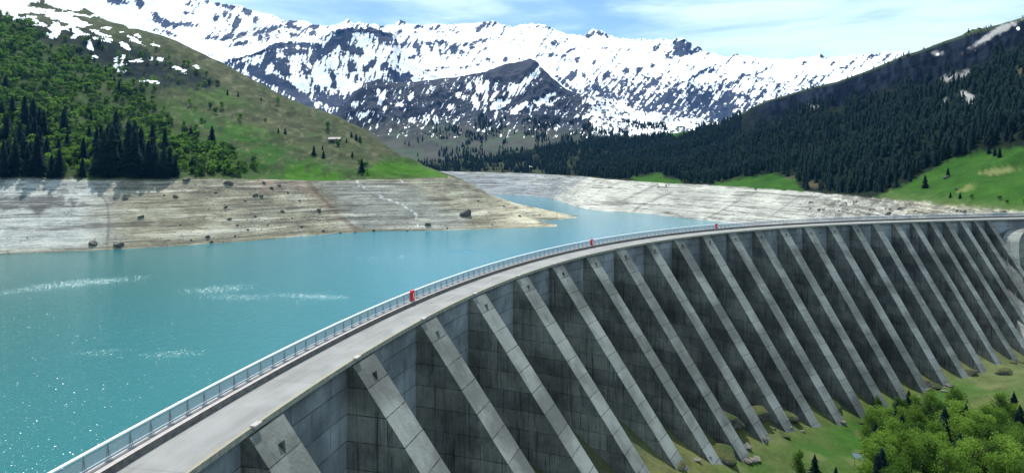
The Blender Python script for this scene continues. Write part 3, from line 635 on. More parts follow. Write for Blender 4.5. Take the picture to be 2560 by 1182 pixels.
def d_s(i, amp):
    def f(X, Y, rk, U):
        rid = 1-.93*np.exp(-((rk-i)/.22)**2)
        return ((ridged(X/420, Y/820, 5, 301, .42)-.5)*120+(ridged(X/130, Y/360, 4, 302, .4)-.5)*26+(fbm(X/150, Y/150, 3, 303)-.5)*40)*rid*amp*sstep(0, .5, rk)+(ridged(X/40, Y/40, 3, 305)-.45)*(5+22*sstep(i-.2, i, rk)*(rk < i+.3))*(rk > .5)
    return f
def rockfield(x, y, R_, low, cs=(.80, .60), bias=-.10):
    s0 = ells(x, y, R_)/4.5; a = fbm((x*cs[0]+y*cs[1])/4.2, (x*cs[1]-y*cs[0])/22, 5, 311, .6); b_ = fbm(x/7, y/5, 5, 312, .6); c_ = fbm(x/70, y/40, 4, 313)
    hi_ = sstep(200, 120, y); rock = np.clip(s0, -3., 1.2)*.60+(a-.5)*2.3+(b_-.5)*1.0+bias
    lowd = (a-.5)*2.4+(b_-.5)*1.3+(c_-.5)*1.4+low
    return .47-np.maximum(rock-.02, lowd*.75)
S2 = patch(np.arange(-60, 2420, 2.2), k_s2, [30, 70, 120, 3, 5], d_s(3, .8))
x, y = S2.px, S2.py
rocks = [(560, 14, 40, 6, 14), (620, 32, 14, 12, 40), (590, 60, 12, 22, 30), (540, 45, 6, 12, -5), (415, 58, 36, 10, 18), (455, 62, 34, 7, 2), (390, 40, 14, 9, 40), (350, 8, 16, 10, 80), (290, 3, 40, 8, 10), (470, 12, 10, 5, 10), (465, 30, 9, 4, 10), (530, 95, 22, 6, 0), (570, 92, 26, 8, -20), (610, 85, 34, 5, -22), (425, 84, 16, 5, 20), (600, 110, 30, 4, -10), (660, 78, 40, 8, -18), (640, 48, 8, 10, 0),
         (728, 55, 14, 8, 0), (735, 68, 30, 8, 20), (785, 66, 14, 7, 0), (650, 90, 7, 16, -5), (668, 90, 6, 14, 5), (735, 88, 16, 6, 10), (782, 84, 10, 6, 0), (688, 70, 30, 5, -10), (870, 55, 8, 4, -20), (915, 65, 8, 5, 0), (955, 63, 8, 5, 0), (1003, 56, 14, 7, -20), (1045, 68, 10, 4, -10), (1083, 72, 17, 6, -15), (1130, 78, 12, 3, 10), (1000, 79, 5, 5, 0), (1040, 82, 14, 2, 0),
         (1207, 62, 5, 11, 35), (1222, 60, 5, 10, 35), (1235, 62, 5, 9, 35), (1258, 66, 8, 4, 20), (1195, 74, 6, 8, 35),
         (1010, 112, 18, 10, -15), (1042, 114, 10, 16, -10), (1070, 108, 22, 5, 0), (1100, 106, 24, 5, 4), (1135, 122, 14, 14, 30), (1155, 132, 8, 8, 20), (1165, 112, 20, 4, -8), (1210, 101, 18, 5, -14), (1048, 140, 5, 14, 0), (1115, 134, 4, 12, 0), (1025, 145, 12, 4, -20), (1080, 128, 3, 12, -15), (1100, 125, 3, 12, -10), (1220, 148, 10, 5, -10), (1262, 150, 8, 6, 0),
         (1372, 70, 8, 4, 15), (1485, 82, 4, 9, 30), (1500, 86, 7, 7, 10), (1515, 89, 6, 6, 10), (1470, 90, 10, 4, 0), (1380, 138, 16, 6, 5), (1408, 143, 7, 6, -30), (1350, 138, 10, 3, -20), (1430, 125, 14, 3, -20), (1455, 120, 12, 2, 0), (1475, 122, 6, 2, 0), (1515, 121, 5, 2, 0), (1570, 124, 10, 3, -45), (1445, 152, 6, 10, 10), (1485, 155, 4, 6, 0),
         (1707, 120, 24, 20, -35), (1695, 130, 20, 9, -15), (1738, 128, 16, 9, -20), (1750, 122, 10, 8, 30), (1660, 100, 5, 6, 30), (1685, 105, 5, 12, 30), (1645, 118, 5, 10, 25), (1672, 143, 9, 8, 30), (1635, 123, 4, 7, 25), (1770, 135, 14, 4, -45), (1830, 142, 18, 3, -42), (1815, 155, 8, 3, -42), (1842, 136, 5, 3, 0), (1915, 175, 10, 2, -30),
         (1565, 178, 9, 8, 0), (1600, 175, 10, 7, -15), (1630, 165, 6, 6, 0), (1515, 190, 14, 9, -40), (1540, 200, 14, 5, 0), (1430, 190, 18, 10, -40), (1460, 188, 6, 14, -20), (1490, 200, 6, 12, -10), (1740, 190, 44, 5, -30), (1780, 177, 14, 6, -10), (1690, 212, 36, 6, -22), (1620, 215, 60, 4, -15), (1600, 235, 50, 5, -12), (1670, 245, 18, 16, -20), (1730, 235, 26, 9, -35), (1770, 250, 24, 12, -50), (1820, 240, 16, 16, -40), (1840, 205, 24, 5, -40), (1860, 190, 20, 5, -10), (1800, 215, 8, 10, 0), (1880, 225, 22, 5, -40), (1900, 240, 24, 7, -40),
         (2055, 141, 9, 4, 20), (2018, 155, 6, 2, -25), (2080, 158, 5, 2, -30), (2130, 158, 22, 3, -35), (2165, 150, 30, 3, -38), (2150, 165, 14, 3, -40), (2185, 140, 30, 4, -30), (2215, 145, 16, 4, -50), (2240, 142, 10, 3, -50), (2190, 160, 16, 3, -40), (2110, 170, 12, 2, -10), (1980, 200, 26, 4, -38), (2005, 205, 20, 4, -45), (2050, 205, 16, 3, -40), (1960, 225, 16, 4, -40), (2060, 190, 20, 2, -10), (1945, 215, 6, 10, 30), (1240, 175, 16, 5, 0), (1180, 165, 30, 2, -10), (1110, 170, 24, 3, 0), (1060, 180, 40, 4, -8), (1000, 170, 26, 8, 20), (980, 165, 10, 12, 40), (1420, 215, 40, 6, 40), (1500, 225, 30, 8, 30)]
low = -.78+.80*sstep(150, 280, y)*sstep(1350, 1500, x)+.25*sstep(160, 210, y)-.25*sstep(1860, 2050, x)+.25*sstep(60, 90, y)*sstep(700, 500, x)*0
S2c = np.zeros(x.shape+(3,))
build('snow_mountains', S2, M['snow'], S2c, dict(snow=rockfield(x, y, rocks, low), veg=0*x))
S1 = patch(np.arange(400, 1400, 2.2), k_s1, [60, 90, 3, 5], d_s(2, .55))
x, y = S1.px, S1.py
rocks1 = [(690, 116, 60, 9, -5), (770, 114, 40, 8, 5), (640, 132, 40, 8, -20), (600, 146, 30, 6, -12), (860, 78, 46, 9, -8), (920, 76, 34, 9, 5), (960, 90, 26, 14, 20), (850, 100, 36, 16, -20), (820, 120, 34, 12, -35), (790, 140, 26, 12, -45), (870, 120, 30, 10, 20), (900, 130, 16, 10, 50), (670, 150, 40, 12, -50), (700, 165, 34, 14, 50), (730, 130, 40, 9, 0), (640, 180, 26, 16, 30), (720, 220, 34, 14, 45), (760, 250, 34, 14, 40), (680, 200, 26, 14, 20), (600, 165, 26, 8, -30), (760, 175, 5, 26, -18), (775, 185, 4, 20, -25),
          (930, 160, 14, 9, -60), (915, 170, 12, 8, -50), (960, 165, 9, 12, 40), (850, 150, 4, 26, -12), (880, 165, 10, 16, 10), (830, 190, 6, 18, -25), (835, 215, 8, 8, 0), (870, 190, 6, 6, 0), (980, 180, 16, 8, 30), (1000, 200, 30, 12, 20), (800, 230, 20, 8, 50), (780, 270, 50, 10, 20), (840, 255, 50, 14, 10), (890, 240, 30, 12, -30), (940, 215, 40, 12, -10), (1020, 190, 20, 6, 0), (560, 165, 12, 6, -20), (650, 215, 30, 8, 20), (580, 185, 30, 8, 20), (900, 265, 40, 16, 0)]
low1 = -.50+.55*sstep(215, 260, y)+.35*sstep(770, 690, x)*sstep(120, 160, y)
build('snow_mountains', S1, M['snow'], np.zeros(x.shape+(3,)), dict(snow=rockfield(x, y, rocks1, low1, (.97, .24), .10), veg=0*x))

# ------------------------------------------------------------------ ground below the dam
ctr = []
for (f_, T, N, w, h) in feet:
    ctr.append(tuple(f_)); q = f_-N*(h/1.4*.55); ctr.append((q[0], q[1], f_[2]+7.5)); q = f_-N*(h/1.4*.98); ctr.append((q[0], q[1], f_[2]+12))
for px, py, D in ((2000, 1150, 117), (2150, 1170, 118), (1850, 1182, 112), (2450, 985, 148), (2560, 930, 158), (2560, 1000, 140), (2560, 1182, 112), (2300, 1182, 112), (2700, 940, 165), (2900, 900, 190), (3000, 1000, 150)): ctr.append(w3(px, py, D))
ctr += [(20, 30, -32), (60, 40, -38), (120, 40, -44), (200, 60, -46), (60, -40, -38), (200, -40, -50), (330, 60, -40), (330, 160, -30), (330, 260, -20), (0, -40, -26), (0, 10, -26)]
ctr = np.array(ctr)
def tps(c):
    A = c[:, :2]; n = len(A); d = np.hypot(A[:, None, 0]-A[None, :, 0], A[:, None, 1]-A[None, :, 1])/100
    K = d*d*np.log(d+1e-9)+np.eye(n)*.01; Pm = np.c_[np.ones(n), A/100]
    W = np.linalg.solve(np.block([[K, Pm], [Pm.T, np.zeros((3, 3))]]), np.r_[c[:, 2], 0, 0, 0])
    def f(X, Y):
        X = np.asarray(X, float); Y = np.asarray(Y, float); r = W[n]+W[n+1]*X/100+W[n+2]*Y/100
        for i in range(n):
            q = np.hypot(X-A[i, 0], Y-A[i, 1])/100; r = r+W[i]*q*q*np.log(q+1e-9)
        return r
    return f
gz0 = tps(ctr)
def gz(X, Y): return gz0(X, Y)+(fbm(np.asarray(X)/14, np.asarray(Y)/14, 5, 401)-.5)*2.2
gx = np.arange(-40, 341, 1.5); gy = np.arange(-60, 216, 1.5); GX, GY = np.meshgrid(gx, gy); GZ = gz(GX, GY)
# keep the sheet under the lake side out of sight: sink it behind the wall
cx = cX[None, ::20]; cyy = cY[None, ::20]; ct = cT[None, ::20]
side = np.empty(GX.shape)
for r in range(GX.shape[0]):
    dx = GX[r][:, None]-cx; dy = GY[r][:, None]-cyy; k = np.argmin(dx*dx+dy*dy, 1); i = np.arange(len(k))
    side[r] = dx[i, k]*np.cos(ct[0, k])-dy[i, k]*np.sin(ct[0, k])
GZ = np.where(side < -.6, -78., GZ)
G = Patch(); G.P = np.stack([GX, GY, GZ], -1); G.px, G.py = GX, GY
n1 = fbm(GX/16, GY/16, 5, 411); n2 = fbm(GX/5, GY/5, 5, 412)
col = mix((.10, .125, .045), (.060, .125, .028), sstep(.35, .65, n1)); col = mix(col, (.18, .17, .085), sstep(.52, .68, n2)*.7)
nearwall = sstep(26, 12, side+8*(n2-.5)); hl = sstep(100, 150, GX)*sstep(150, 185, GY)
col = mix(col, (.20, .165, .075), np.maximum(sstep(31, 23, side+8*(n2-.5)), 0)*.7); col = mix(col, (.17, .165, .09), sstep(110, 140, GX)*sstep(120, 150, GY)*.7)
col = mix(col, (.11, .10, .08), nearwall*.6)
col = col*np.array((.62, .74, .62))
o = obj('ground', mesh_np('ground', G.P.reshape(-1, 3), grid_faces(G), M['ground'], col=col.reshape(-1, 3), smooth=True)); tag(o, kind='structure')
big = mesh_np('terrain', [(-5200, -600, -90), (5800, -600, -90), (5800, 5500, -90), (-5200, 5500, -90)], [[0, 1, 2, 3]], M['ground'], col=np.tile((.09, .12, .05), (4, 1)))
tag(obj('terrain', big), kind='structure')

# ------------------------------------------------------------------ rocks
def rock_mesh(seed, mat, flat=.7, ang=1.):
    import bmesh
    bm = bmesh.new(); bmesh.ops.create_icosphere(bm, subdivisions=3, radius=1); r = np.random.RandomState(seed); pl = [(lambda v: v/np.linalg.norm(v))(r.normal(size=3)) for _ in range(9)]; dd = r.uniform(.42, .80, 9)
    for v in bm.verts:
        p = np.array(v.co)
        for nrm, d in zip(pl, dd):
            k = p@nrm
            if k > d: p = p-nrm*(k-d)*.9*ang
        p *= 1+.10*(vn(p[0]*3+9, p[1]*3+p[2]*2+9, seed)-.5); p[2] *= flat; v.co = p
    me = bpy.data.meshes.new('rock'); bm.to_mesh(me); bm.free(); me.materials.append(mat); return me
RM = [rock_mesh(i, M['boulder'], .65+.1*(i % 3)) for i in range(6)]; PM = [rock_mesh(20+i, M['pale_rock'], .6) for i in range(4)]
RB = [rock_mesh(40+i, simple('rubble_rock', (.13, .12, .10), (.34, .31, .25), .9, bump=.3), .6) for i in range(4)]
def on_patch(p, px, py, lo=0, hi=None):
    """world point of a patch's visible surface under a photo pixel"""
    hi = hi or p.px.shape[0]; d = (p.px[lo:hi]-px)**2+(p.py[lo:hi]-py)**2*1.; m = d.min(); c = np.argwhere(d < m+6)[0]; return p.P[lo+c[0], c[1]]
def rock(px, py, size, label=None, patch_=None, mats=None, group='boulders on the drained banks', sq=1.):
    pt = on_patch(patch_ or L, px, py, 4) ; o = obj('boulder', random.choice(mats or RM)); s = size*pt[1]/F/2
    o.location = (pt[0], pt[1], pt[2]+s*.15); o.scale = (s, s*.8, s*sq); o.rotation_euler = (random.uniform(-.2, .2), random.uniform(-.2, .2), random.uniform(0, 6))
    return tag(o, label or 'dark weathered boulder lying on the drained lake bank', 'boulder', group)
rock(1166, 538, 32, 'large lone dark boulder on the pale spit of the left bank', sq=1.15)
rock(235, 610, 24, 'left one of two brown boulders just above the waterline'); rock(302, 612, 30, 'right and wider of two brown boulders just above the waterline')
rock(570, 458, 28, 'square dark boulder at the grass edge of the bank'); rock(470, 448, 22, 'low dark boulder at the grass edge left of the square one')
rock(441, 491, 14, 'dark boulder high on the striped bank, above its middle'); rock(317, 497, 14, 'dark boulder right of the gully on the left bank')
rock(353, 543, 15, 'boulder halfway down the striped bank right of the gully'); rock(640, 488, 16, 'dark boulder below the rubble in the middle of the bank'); rock(1068, 562, 20, 'dark rock heap at the water beside the white rill')
for a in ((565, 516, 11), (575, 548, 13), (594, 562, 9), (520, 592, 14), (655, 489, 14), (706, 527, 12), (797, 525, 14), (756, 566, 10), (935, 576, 9), (749, 500, 9), (412, 488, 8), (480, 600, 8), (530, 604, 10), (700, 462, 12), (680, 470, 14), (660, 455, 12), (720, 480, 10), (615, 500, 9), (540, 480, 8), (1262, 515, 9), (1195, 500, 8), (1300, 540, 9), (1230, 560, 7), (810, 575, 9), (850, 585, 9), (1120, 570, 7), (590, 590, 8), (450, 560, 7), (640, 540, 8), (620, 575, 8), (670, 560, 7), (730, 545, 8), (1350, 535, 6), (1020, 580, 8), (890, 583, 8)): rock(*a)
rock(2490, 537, 34, 'large reddish boulder pair on the right bank just over the dam crest', Rp); rock(2510, 534, 22, 'smaller boulder touching the large reddish one over the dam crest', Rp)
rock(2368, 445, 20, 'grey rock among small trees on the green meadow', Rp, group='rocks on the meadow'); rock(2395, 470, 16, 'low flat grey rock on the green meadow', Rp, group='rocks on the meadow', sq=.5)
for k in range(46):
    px = random.uniform(2020, 2480); py = 490+(px-2050)*.10+random.uniform(0, 52-(px-2020)*.07); rock(px, py, random.choice((5, 6, 7, 9, 13)), 'grey rock in the rough rubble on the right bank', Rp, mats=RB, group='rubble rocks on the right bank')
# outcrops between the buttress feet
for i, (di, dj, sz, lab) in enumerate(((8, .35, 5.5, 'big grass-topped rock outcrop between two buttress feet, nearest of its row'), (9, .3, 5.0, 'cracked grey rock outcrop rising steeply beside a buttress foot'), (7, .1, 3.6, 'low mossy rock mound at the lowest visible buttress foot'), (10, .2, 3.0, 'small brown outcrop between buttress feet above the lawn'), (12, .25, 3.2, 'ochre rock mound at the edge of the birch thicket'), (16, .1, 3.0, 'pale rock ledge behind the birch thicket'), (18, .1, 2.6, 'pale broken rocks at a far buttress foot'), (19, -.1, 2.6, 'pale rocks at the far end of the buttress row'))):
    f_, T, N, w, h = feet[di]; f2 = feet[di+1][0]; p = f_*.5+f2*.5-N*(h*.28*dj*2)+N*.3
    o = obj('rock_outcrop', random.choice(PM)); o.location = (p[0], p[1], float(gz(p[0], p[1]))+sz*.1); o.scale = (sz, sz*.8, sz*.75); o.rotation_euler.z = i*1.3; tag(o, lab, 'rock', 'outcrops between the buttress feet')
for k in range(40):
    i = random.randint(6, 22); f_, T, N, w, h = feet[i]; p = f_+T*random.uniform(-1, 7)+N*random.uniform(-2.5, 1.6); sz = random.uniform(.4, 1.5)
    o = obj('rock', random.choice(RM+PM)); o.location = (p[0], p[1], float(gz(p[0], p[1]))+sz*.1); o.scale = (sz, sz*1.3, sz*.6); o.rotation_euler.z = random.random()*6; tag(o, 'loose rock on the ground at the buttress feet', 'rock', 'loose rocks at the buttress feet')

# ------------------------------------------------------------------ trees
def spruce_geo(seed, tiers, seg, rad=.17, droop=.5):
    r = np.random.RandomState(seed); V = []; Fc = []
    for t in range(tiers):
        f = t/(tiers-1); z = .06+.90*f; R_ = rad*((1-f)**.68)*(1+.4*(r.rand()-.5))+.010; ph = r.rand()*6.28; n = max(3, int(seg*(1-.35*f))); hgt = .95/tiers*2.0
        b0 = len(V); V.append((0, 0, min(1, z+hgt)))
        for k in range(2*n):
            a = ph+math.pi*k/n; q = R_*(1.15 if k % 2 == 0 else .5)*(1+.5*(r.rand()-.5)); V.append((q*math.cos(a), q*math.sin(a), z-(hgt*droop*(.7 if k % 2 == 0 else .1))*r.uniform(.5, 1.2)))
        for k in range(2*n): Fc.append((b0, b0+1+k, b0+1+(k+1) % (2*n)))
    return np.array(V), np.array(Fc)
def clump_geo(seed, n, lobes, size, w=.42):
    r = np.random.RandomState(seed); cen = []
    for k in range(lobes):
        a = r.rand()*6.28; q = r.rand()**.5*w*.42; z = r.uniform(.22, .84); cen.append((q*math.cos(a), q*math.sin(a), z, r.uniform(.55, 1.)*w*.55*(1.25-.55*abs(z-.5)*1.4)))
    cen = np.array(cen); ci = r.randint(0, lobes, n); d = r.normal(size=(n, 3)); d /= np.linalg.norm(d, axis=1)[:, None]; rr = (r.rand(n)**.45)[:, None]
    P = cen[ci, :3]+d*rr*cen[ci, 3][:, None]*np.array((1, 1, 1.15)); P[:, 2] = np.clip(P[:, 2], .08, 1.1)
    a = r.normal(size=(n, 3)); a /= np.linalg.norm(a, axis=1)[:, None]; b_ = np.cross(a, r.normal(size=(n, 3))); b_ /= np.linalg.norm(b_, axis=1)[:, None]
    s = size*r.uniform(.6, 1.3, (n, 1)); V = np.stack([P-a*s, P-b_*s*.7, P+a*s, P+b_*s*.7], 1).reshape(-1, 3); return V, np.arange(n*4).reshape(n, 4)
def trunk_geo(b, h, r0, seed, limbs=5, top=.8):
    r = np.random.RandomState(seed); p = np.zeros(3); segs = 5
    for k in range(segs):
        q = np.array((r.uniform(-.02, .02)*(k+1), r.uniform(-.02, .02)*(k+1), top*h*(k+1)/segs)); b.tube(p, q, r0*(1-k/segs*.8), 6, r0*(1-(k+1)/segs*.8)); 
        if k >= 1:
            for _ in range(limbs//3+1):
                a = r.rand()*6.28; b.tube(p, p+np.array((math.cos(a)*.22*h, math.sin(a)*.22*h, .2*h)), r0*.35, 4, r0*.08)
        p = q
def tree_meshes(kind, n, lod, mat):
    out = []
    for i in range(n):
        if kind == 'spruce': V, Fc = spruce_geo(500+i, *lod)
        else: V, Fc = clump_geo(700+i+int(lod[2]*1000), *lod)
        out.append((V, Fc, mesh_np(kind+'_crown', V, Fc, mat, attrs=dict(tint=np.full(len(V), .5)))))
    return out
SP_N = tree_meshes('spruce', 4, (17, 9), M['spruce']); SP_M = tree_meshes('spruce', 6, (10, 6), M['spruce']); SP_F = tree_meshes('spruce', 4, (5, 4), M['spruce'])
BL_N = tree_meshes('birch', 6, (3600, 13, .017, .34), M['leaf']); BL_M = tree_meshes('broadleaf', 8, (520, 7, .055), M['bush']); BL_F = tree_meshes('broadleaf', 4, (90, 4, .12), M['bush'])
tb = MB(); trunk_geo(tb, 1, .022, 3); TRUNK = tb.mesh('trunk', M['bark'])
tb = MB(); tb.tube((0, 0, -.02), (0, 0, .9), .016, 6, .003); STEM = tb.mesh('trunk', M['bark'])
def place(name, meshes, pt, h, wd, label, cat, group, parts=None):
    me = random.choice(meshes)[2]; rz = random.random()*6.28
    if parts:
        e = empty(name, pt); c = obj('crown', me, e); t = obj('trunk', parts, e)
        for q in (c, t): q.scale = (h*wd, h*wd, h)
        e.rotation_euler.z = rz
    else:
        e = obj(name, me); e.location = pt; e.scale = (h*wd, h*wd, h); e.rotation_euler.z = rz
    return tag(e, label, cat, group)
def area_sample(p, mask, n, rng, depthpow=0.):
    """n random surface points, uniform over the ground where mask > 0"""
    P = p.P; a = np.linalg.norm(np.cross((P[1:, :-1]-P[:-1, :-1]), (P[:-1, 1:]-P[:-1, :-1])), axis=-1)*mask[:-1, :-1]*(P[:-1, :-1, 1]**depthpow)
    c = np.cumsum(a.ravel()); k = np.searchsorted(c, rng.rand(n)*c[-1]); k = np.minimum(k, a.size-1); i, j = np.unravel_index(k, a.shape); f, g = rng.rand(2, n, 1)
    return P[i, j]*(1-f)*(1-g)+P[i+1, j]*f*(1-g)+P[i, j+1]*(1-f)*g+P[i+1, j+1]*f*g
def stuff_trees(name, geos, pts, hs, wd, mat, label, cat, rng):
    VV = []; FF = []; TT = []; off = 0; k4 = geos[0][1].shape[1]
    for q, h in zip(pts, hs):
        V, Fc, _ = geos[rng.randint(len(geos))]; a = rng.rand()*6.28; c, s = math.cos(a)*h*wd, math.sin(a)*h*wd
        W = np.c_[V[:, 0]*c-V[:, 1]*s, V[:, 0]*s+V[:, 1]*c, V[:, 2]*h]+q; VV.append(W); FF.append(Fc+off); TT.append(np.full(len(V), rng.rand()*1.1)); off += len(V)
    o = obj(name, mesh_np(name, np.concatenate(VV), np.concatenate(FF), mat, attrs=dict(tint=np.concatenate(TT)))); return tag(o, label, cat, kind='stuff')

rng = np.random.RandomState(5)
# forest on the right slope
x, y = Rp.px, Rp.py; fn = fbm(x/26, y/16, 4, 501)
fm = (Rp.rk > 2.06) & (mead < -3); fm = fm & ((Rp.rk < 4.3+1.6*(fn-.42)) | (x < 1850)) & (Rp.rk < 6) & (x < 2760)
dens = fm*1.0*np.where(x < 1450, sstep(.42, .55, fn)*.8+.15, 1.)*(1-.9*palepatch([(2385, 193, 34, 9, -14), (2420, 250, 30, 18, 40), (2360, 262, 12, 18, 20), (2515, 228, 10, 6, 0), (2550, 185, 22, 16, 0), (1960, 455, 34, 14, -25), (2040, 462, 20, 10, 0)]))
pts = area_sample(Rp, dens, 11000, rng, -.25); pts = pts[np.argsort(pts[:, 1])]
vis = proj(pts)[0] < 2600; near = pts[vis][:215]; rest = np.concatenate([pts[vis][215:], pts[~vis]])
for q in near:
    place('spruce', SP_M, q-(0, 0, .4), random.uniform(7.5, 17), random.uniform(.85, 1.4), 'dark spruce in the dense conifer forest on the right slope', 'tree', 'spruces of the forest on the right slope')
ridge_m = (np.abs(Rp.rk-5.9) < .12)*(x > 1850)*(x < 2600)*sstep(.5, .62, fbm(x/18, y*0, 3, 505)); rp_ = area_sample(Rp, ridge_m*1., 70, rng)
midm = (Mp.rk > .3)*(Mp.rk < 1.5)*sstep(.47, .6, fbm(Mp.px/30, Mp.py/16, 4, 502))*sstep(1000, 1180, Mp.px)*(Mp.py > 262); mp_ = area_sample(Mp, midm, 2000, rng)
allp = np.concatenate([rest, rp_, mp_]); hs = np.r_[6+11*rng.rand(len(rest))**.8, rng.uniform(4, 8, len(rp_)), rng.uniform(9, 17, len(mp_))]
stuff_trees('spruce_forest', SP_F+SP_M[:0], allp-(0, 0, .5), hs, 1.25, M['spruce'], 'far dark conifer forest covering the slope right of the lake and the valley head', 'forest', rng)
# lone trees on the meadow at the right
for px, py, h, lab in ((2315, 470, 36, 'dark lone spruce standing on the open green meadow'), (2372, 442, 24, 'small dark spruce beside the grey rock on the meadow'), (2378, 492, 16, 'small round spruce low on the meadow'), (2400, 496, 18, 'small spruce low on the meadow, right of a smaller one'), (2472, 385, 24, 'left one of three small spruces at the top of the meadow'), (2488, 390, 24, 'middle one of three small spruces at the top of the meadow'), (2500, 392, 28, 'right one of three small spruces at the top of the meadow'), (2394, 388, 52, 'tall spruce at the meadow corner of the forest')):
    q = on_patch(Rp, px, py, 60); place('spruce', SP_N, tuple(q-(0, 0, .3)), h*q[1]/F, 1.35, lab, 'tree', None, STEM)
bm_ = (mm > .5)*sstep(.5, .62, fn)*(Rp.py > 470)*(Rp.px > 2200)+(mead > -10)*(mead < 2)*(Rp.px < 2050)*(Rp.px > 1560)*.8
for q in area_sample(Rp, bm_*1., 60, rng):
    place('bush', BL_M, tuple(q), random.uniform(2, 4.5), 1.2, 'low green bush on the meadow edge above the right bank', 'bush', 'bushes above the right bank')
# left hill: spruces
LS = [(70, 440, 80), (95, 448, 110), (40, 430, 90), (12, 425, 80), (150, 448, 76), (118, 400, 60), (100, 330, 66), (88, 350, 60), (225, 356, 44), (262, 452, 118), (245, 440, 90), (282, 455, 130), (270, 400, 90), (300, 430, 86), (322, 440, 140), (340, 445, 120), (335, 380, 70), (355, 430, 110), (372, 452, 96), (390, 448, 84), (412, 450, 86), (425, 446, 76), (385, 400, 60), (532, 364, 52), (478, 346, 32), (15, 225, 40), (265, 190, 28), (287, 210, 22), (300, 236, 36), (165, 300, 40), (20, 340, 60), (50, 380, 70), (230, 320, 40), (570, 236, 16), (596, 240, 14), (30, 300, 56), (130, 448, 60), (5, 300, 50), (208, 440, 50), (440, 452, 50)]
for k in range(38):
    a_ = random.uniform(0, 430); b_ = random.uniform(310+a_*.12, 448); LS.append((a_, b_, random.uniform(46, 84)))
for k, (px, py, h) in enumerate(LS):
    py = min(py, 443)
    q = on_patch(L, px, py, 60); place('spruce', SP_N, tuple(q-(0, 0, .5)), h*q[1]/F*1.04, random.uniform(.95, 1.2) if h > 60 else 1.2, 'tall dark spruce at the foot of the left wooded slope' if h > 60 else 'dark spruce among the green bushes of the left slope', 'tree', 'tall spruces by the left bank' if h > 60 else 'spruces among bushes on the left slope')
for px, py, h, lab in ((905, 428, 34, 'lone dark round-topped spruce on the grass above the left bank'), (785, 388, 24, 'small spruce on the open hillside, left of two side by side'), (809, 394, 20, 'small spruce on the open hillside, right of two side by side'), (881, 390, 14, 'tiny spruce high above the lone round-topped one'), (697, 330, 12, 'tiny spruce on the open hill, left of a close pair'), (713, 334, 16, 'tiny spruce on the open hill, right of a close pair'), (806, 372, 10, 'tiniest spruce on the open hill below the barn'), (880, 342, 15, 'spruce right of the barn, nearest its roof'), (892, 350, 18, 'spruce in the row right of the barn, second from it'), (902, 356, 18, 'spruce in the row right of the barn, third from it'), (868, 354, 10, 'small spruce touching the barn'), (655, 252, 9, 'tiny dark spruce just under the left hill skyline')):
    q = on_patch(L, px, py, 60); place('spruce', SP_M, tuple(q-(0, 0, .3)), h*q[1]/F*1.05, 1.7, lab, 'tree', None, STEM)
# left hill: broadleaf scrub
x, y = L.px, L.py; fn = fbm(x/34, y/22, 4, 601); zone = poly(x, y, [(-500, -60), (0, 40), (100, 95), (180, 130), (290, 180), (380, 250), (430, 300), (560, 380), (640, 420), (700, 446), (-500, 452)])
bm_ = (L.rk > 2.02)*(sstep(-20, 25, zone+60*(fn-.5))*sstep(.30, .50, fn+.06)*1.+.03*sstep(.5, .6, fn)*(x < 1000)*(y > 200))*(x > -300)*(L.rk < 4.9)
bm_ = np.maximum(bm_*1., gullyL); pts = area_sample(L, bm_*1., 3500, rng, -.3); pts = pts[np.argsort(pts[:, 1])]; vis = (proj(pts)[0] > -20); nearp = pts[vis][:285]; rest = np.concatenate([pts[vis][285:], pts[~vis]])
for q in nearp:
    place('broadleaf_tree', BL_M, tuple(q-(0, 0, .6)), random.uniform(6, 10.5), random.uniform(.9, 1.25), 'leafy green broadleaf tree in the wood on the left slope', 'tree', 'broadleaf trees on the left slope')
stuff_trees('broadleaf_wood', BL_F, rest-(0, 0, .5), rng.uniform(5, 11, len(rest)), 1.1, M['bush'], 'green broadleaf scrub spreading up the left hillside', 'wood', rng)
# below the dam: birch thicket with young spruces
def zone_pts(n, cond, rng, mind):
    out = []
    for _ in range(20000):
        D = rng.uniform(88, 148); px = rng.uniform(2120, 2760); X_ = (px-1280)/F*D; z = float(gz(X_, D)); py = YH+F*(HC-z)/D
        if cond(px, py) and all((X_-a)**2+(D-b)**2 > mind**2 for a, b, _z in out): out.append((X_, D, z))
        if len(out) >= n: break
    return out
thick = lambda px, py: poly(np.array(px), np.array(py), [(2150, 1110), (2175, 1075), (2290, 1035), (2380, 1018), (2470, 1055), (2560, 1035), (2760, 1020), (2760, 1420), (2120, 1420), (2165, 1180)]) > 0
tp = zone_pts(190, thick, rng, 2.1); tp.sort(key=lambda a: a[1])
for i, q in enumerate(tp):
    if i % 6 == 3: place('spruce', SP_N, q, random.uniform(5, 7.8), 1.35, 'young dark spruce growing in the birch thicket below the dam', 'tree', 'young spruces in the thicket', STEM)
    else: place('birch', BL_N, (q[0], q[1], q[2]-.3), random.uniform(5.5, 8.6), random.uniform(.85, 1.2), 'bright green leafy birch in the thicket below the dam', 'tree', 'birches in the thicket', TRUNK)
for px, py, h, lab, sp_ in ((2037, 1200, 62, 'young spruce standing alone on the lawn at the bottom edge', 1), (2090, 1215, 46, 'smaller young spruce at the bottom edge, right of the first', 1), (2000, 1200, 70, 'thin pale budding birch left of the young spruce', 0), (2195, 1030, 40, 'leafy birch hiding the foot of a buttress', 0)):
    D = 112.; X_ = (px-1280)/F*D
    for _ in range(30): z = float(gz(X_, D)); D = F*(HC-z)/(py-YH); X_ = (px-1280)/F*D
    place('spruce' if sp_ else 'birch', SP_N if sp_ else BL_N, (X_, D, z), h*D/F*1.1, 1.3 if sp_ else .9, lab, 'tree', None, STEM if sp_ else TRUNK)

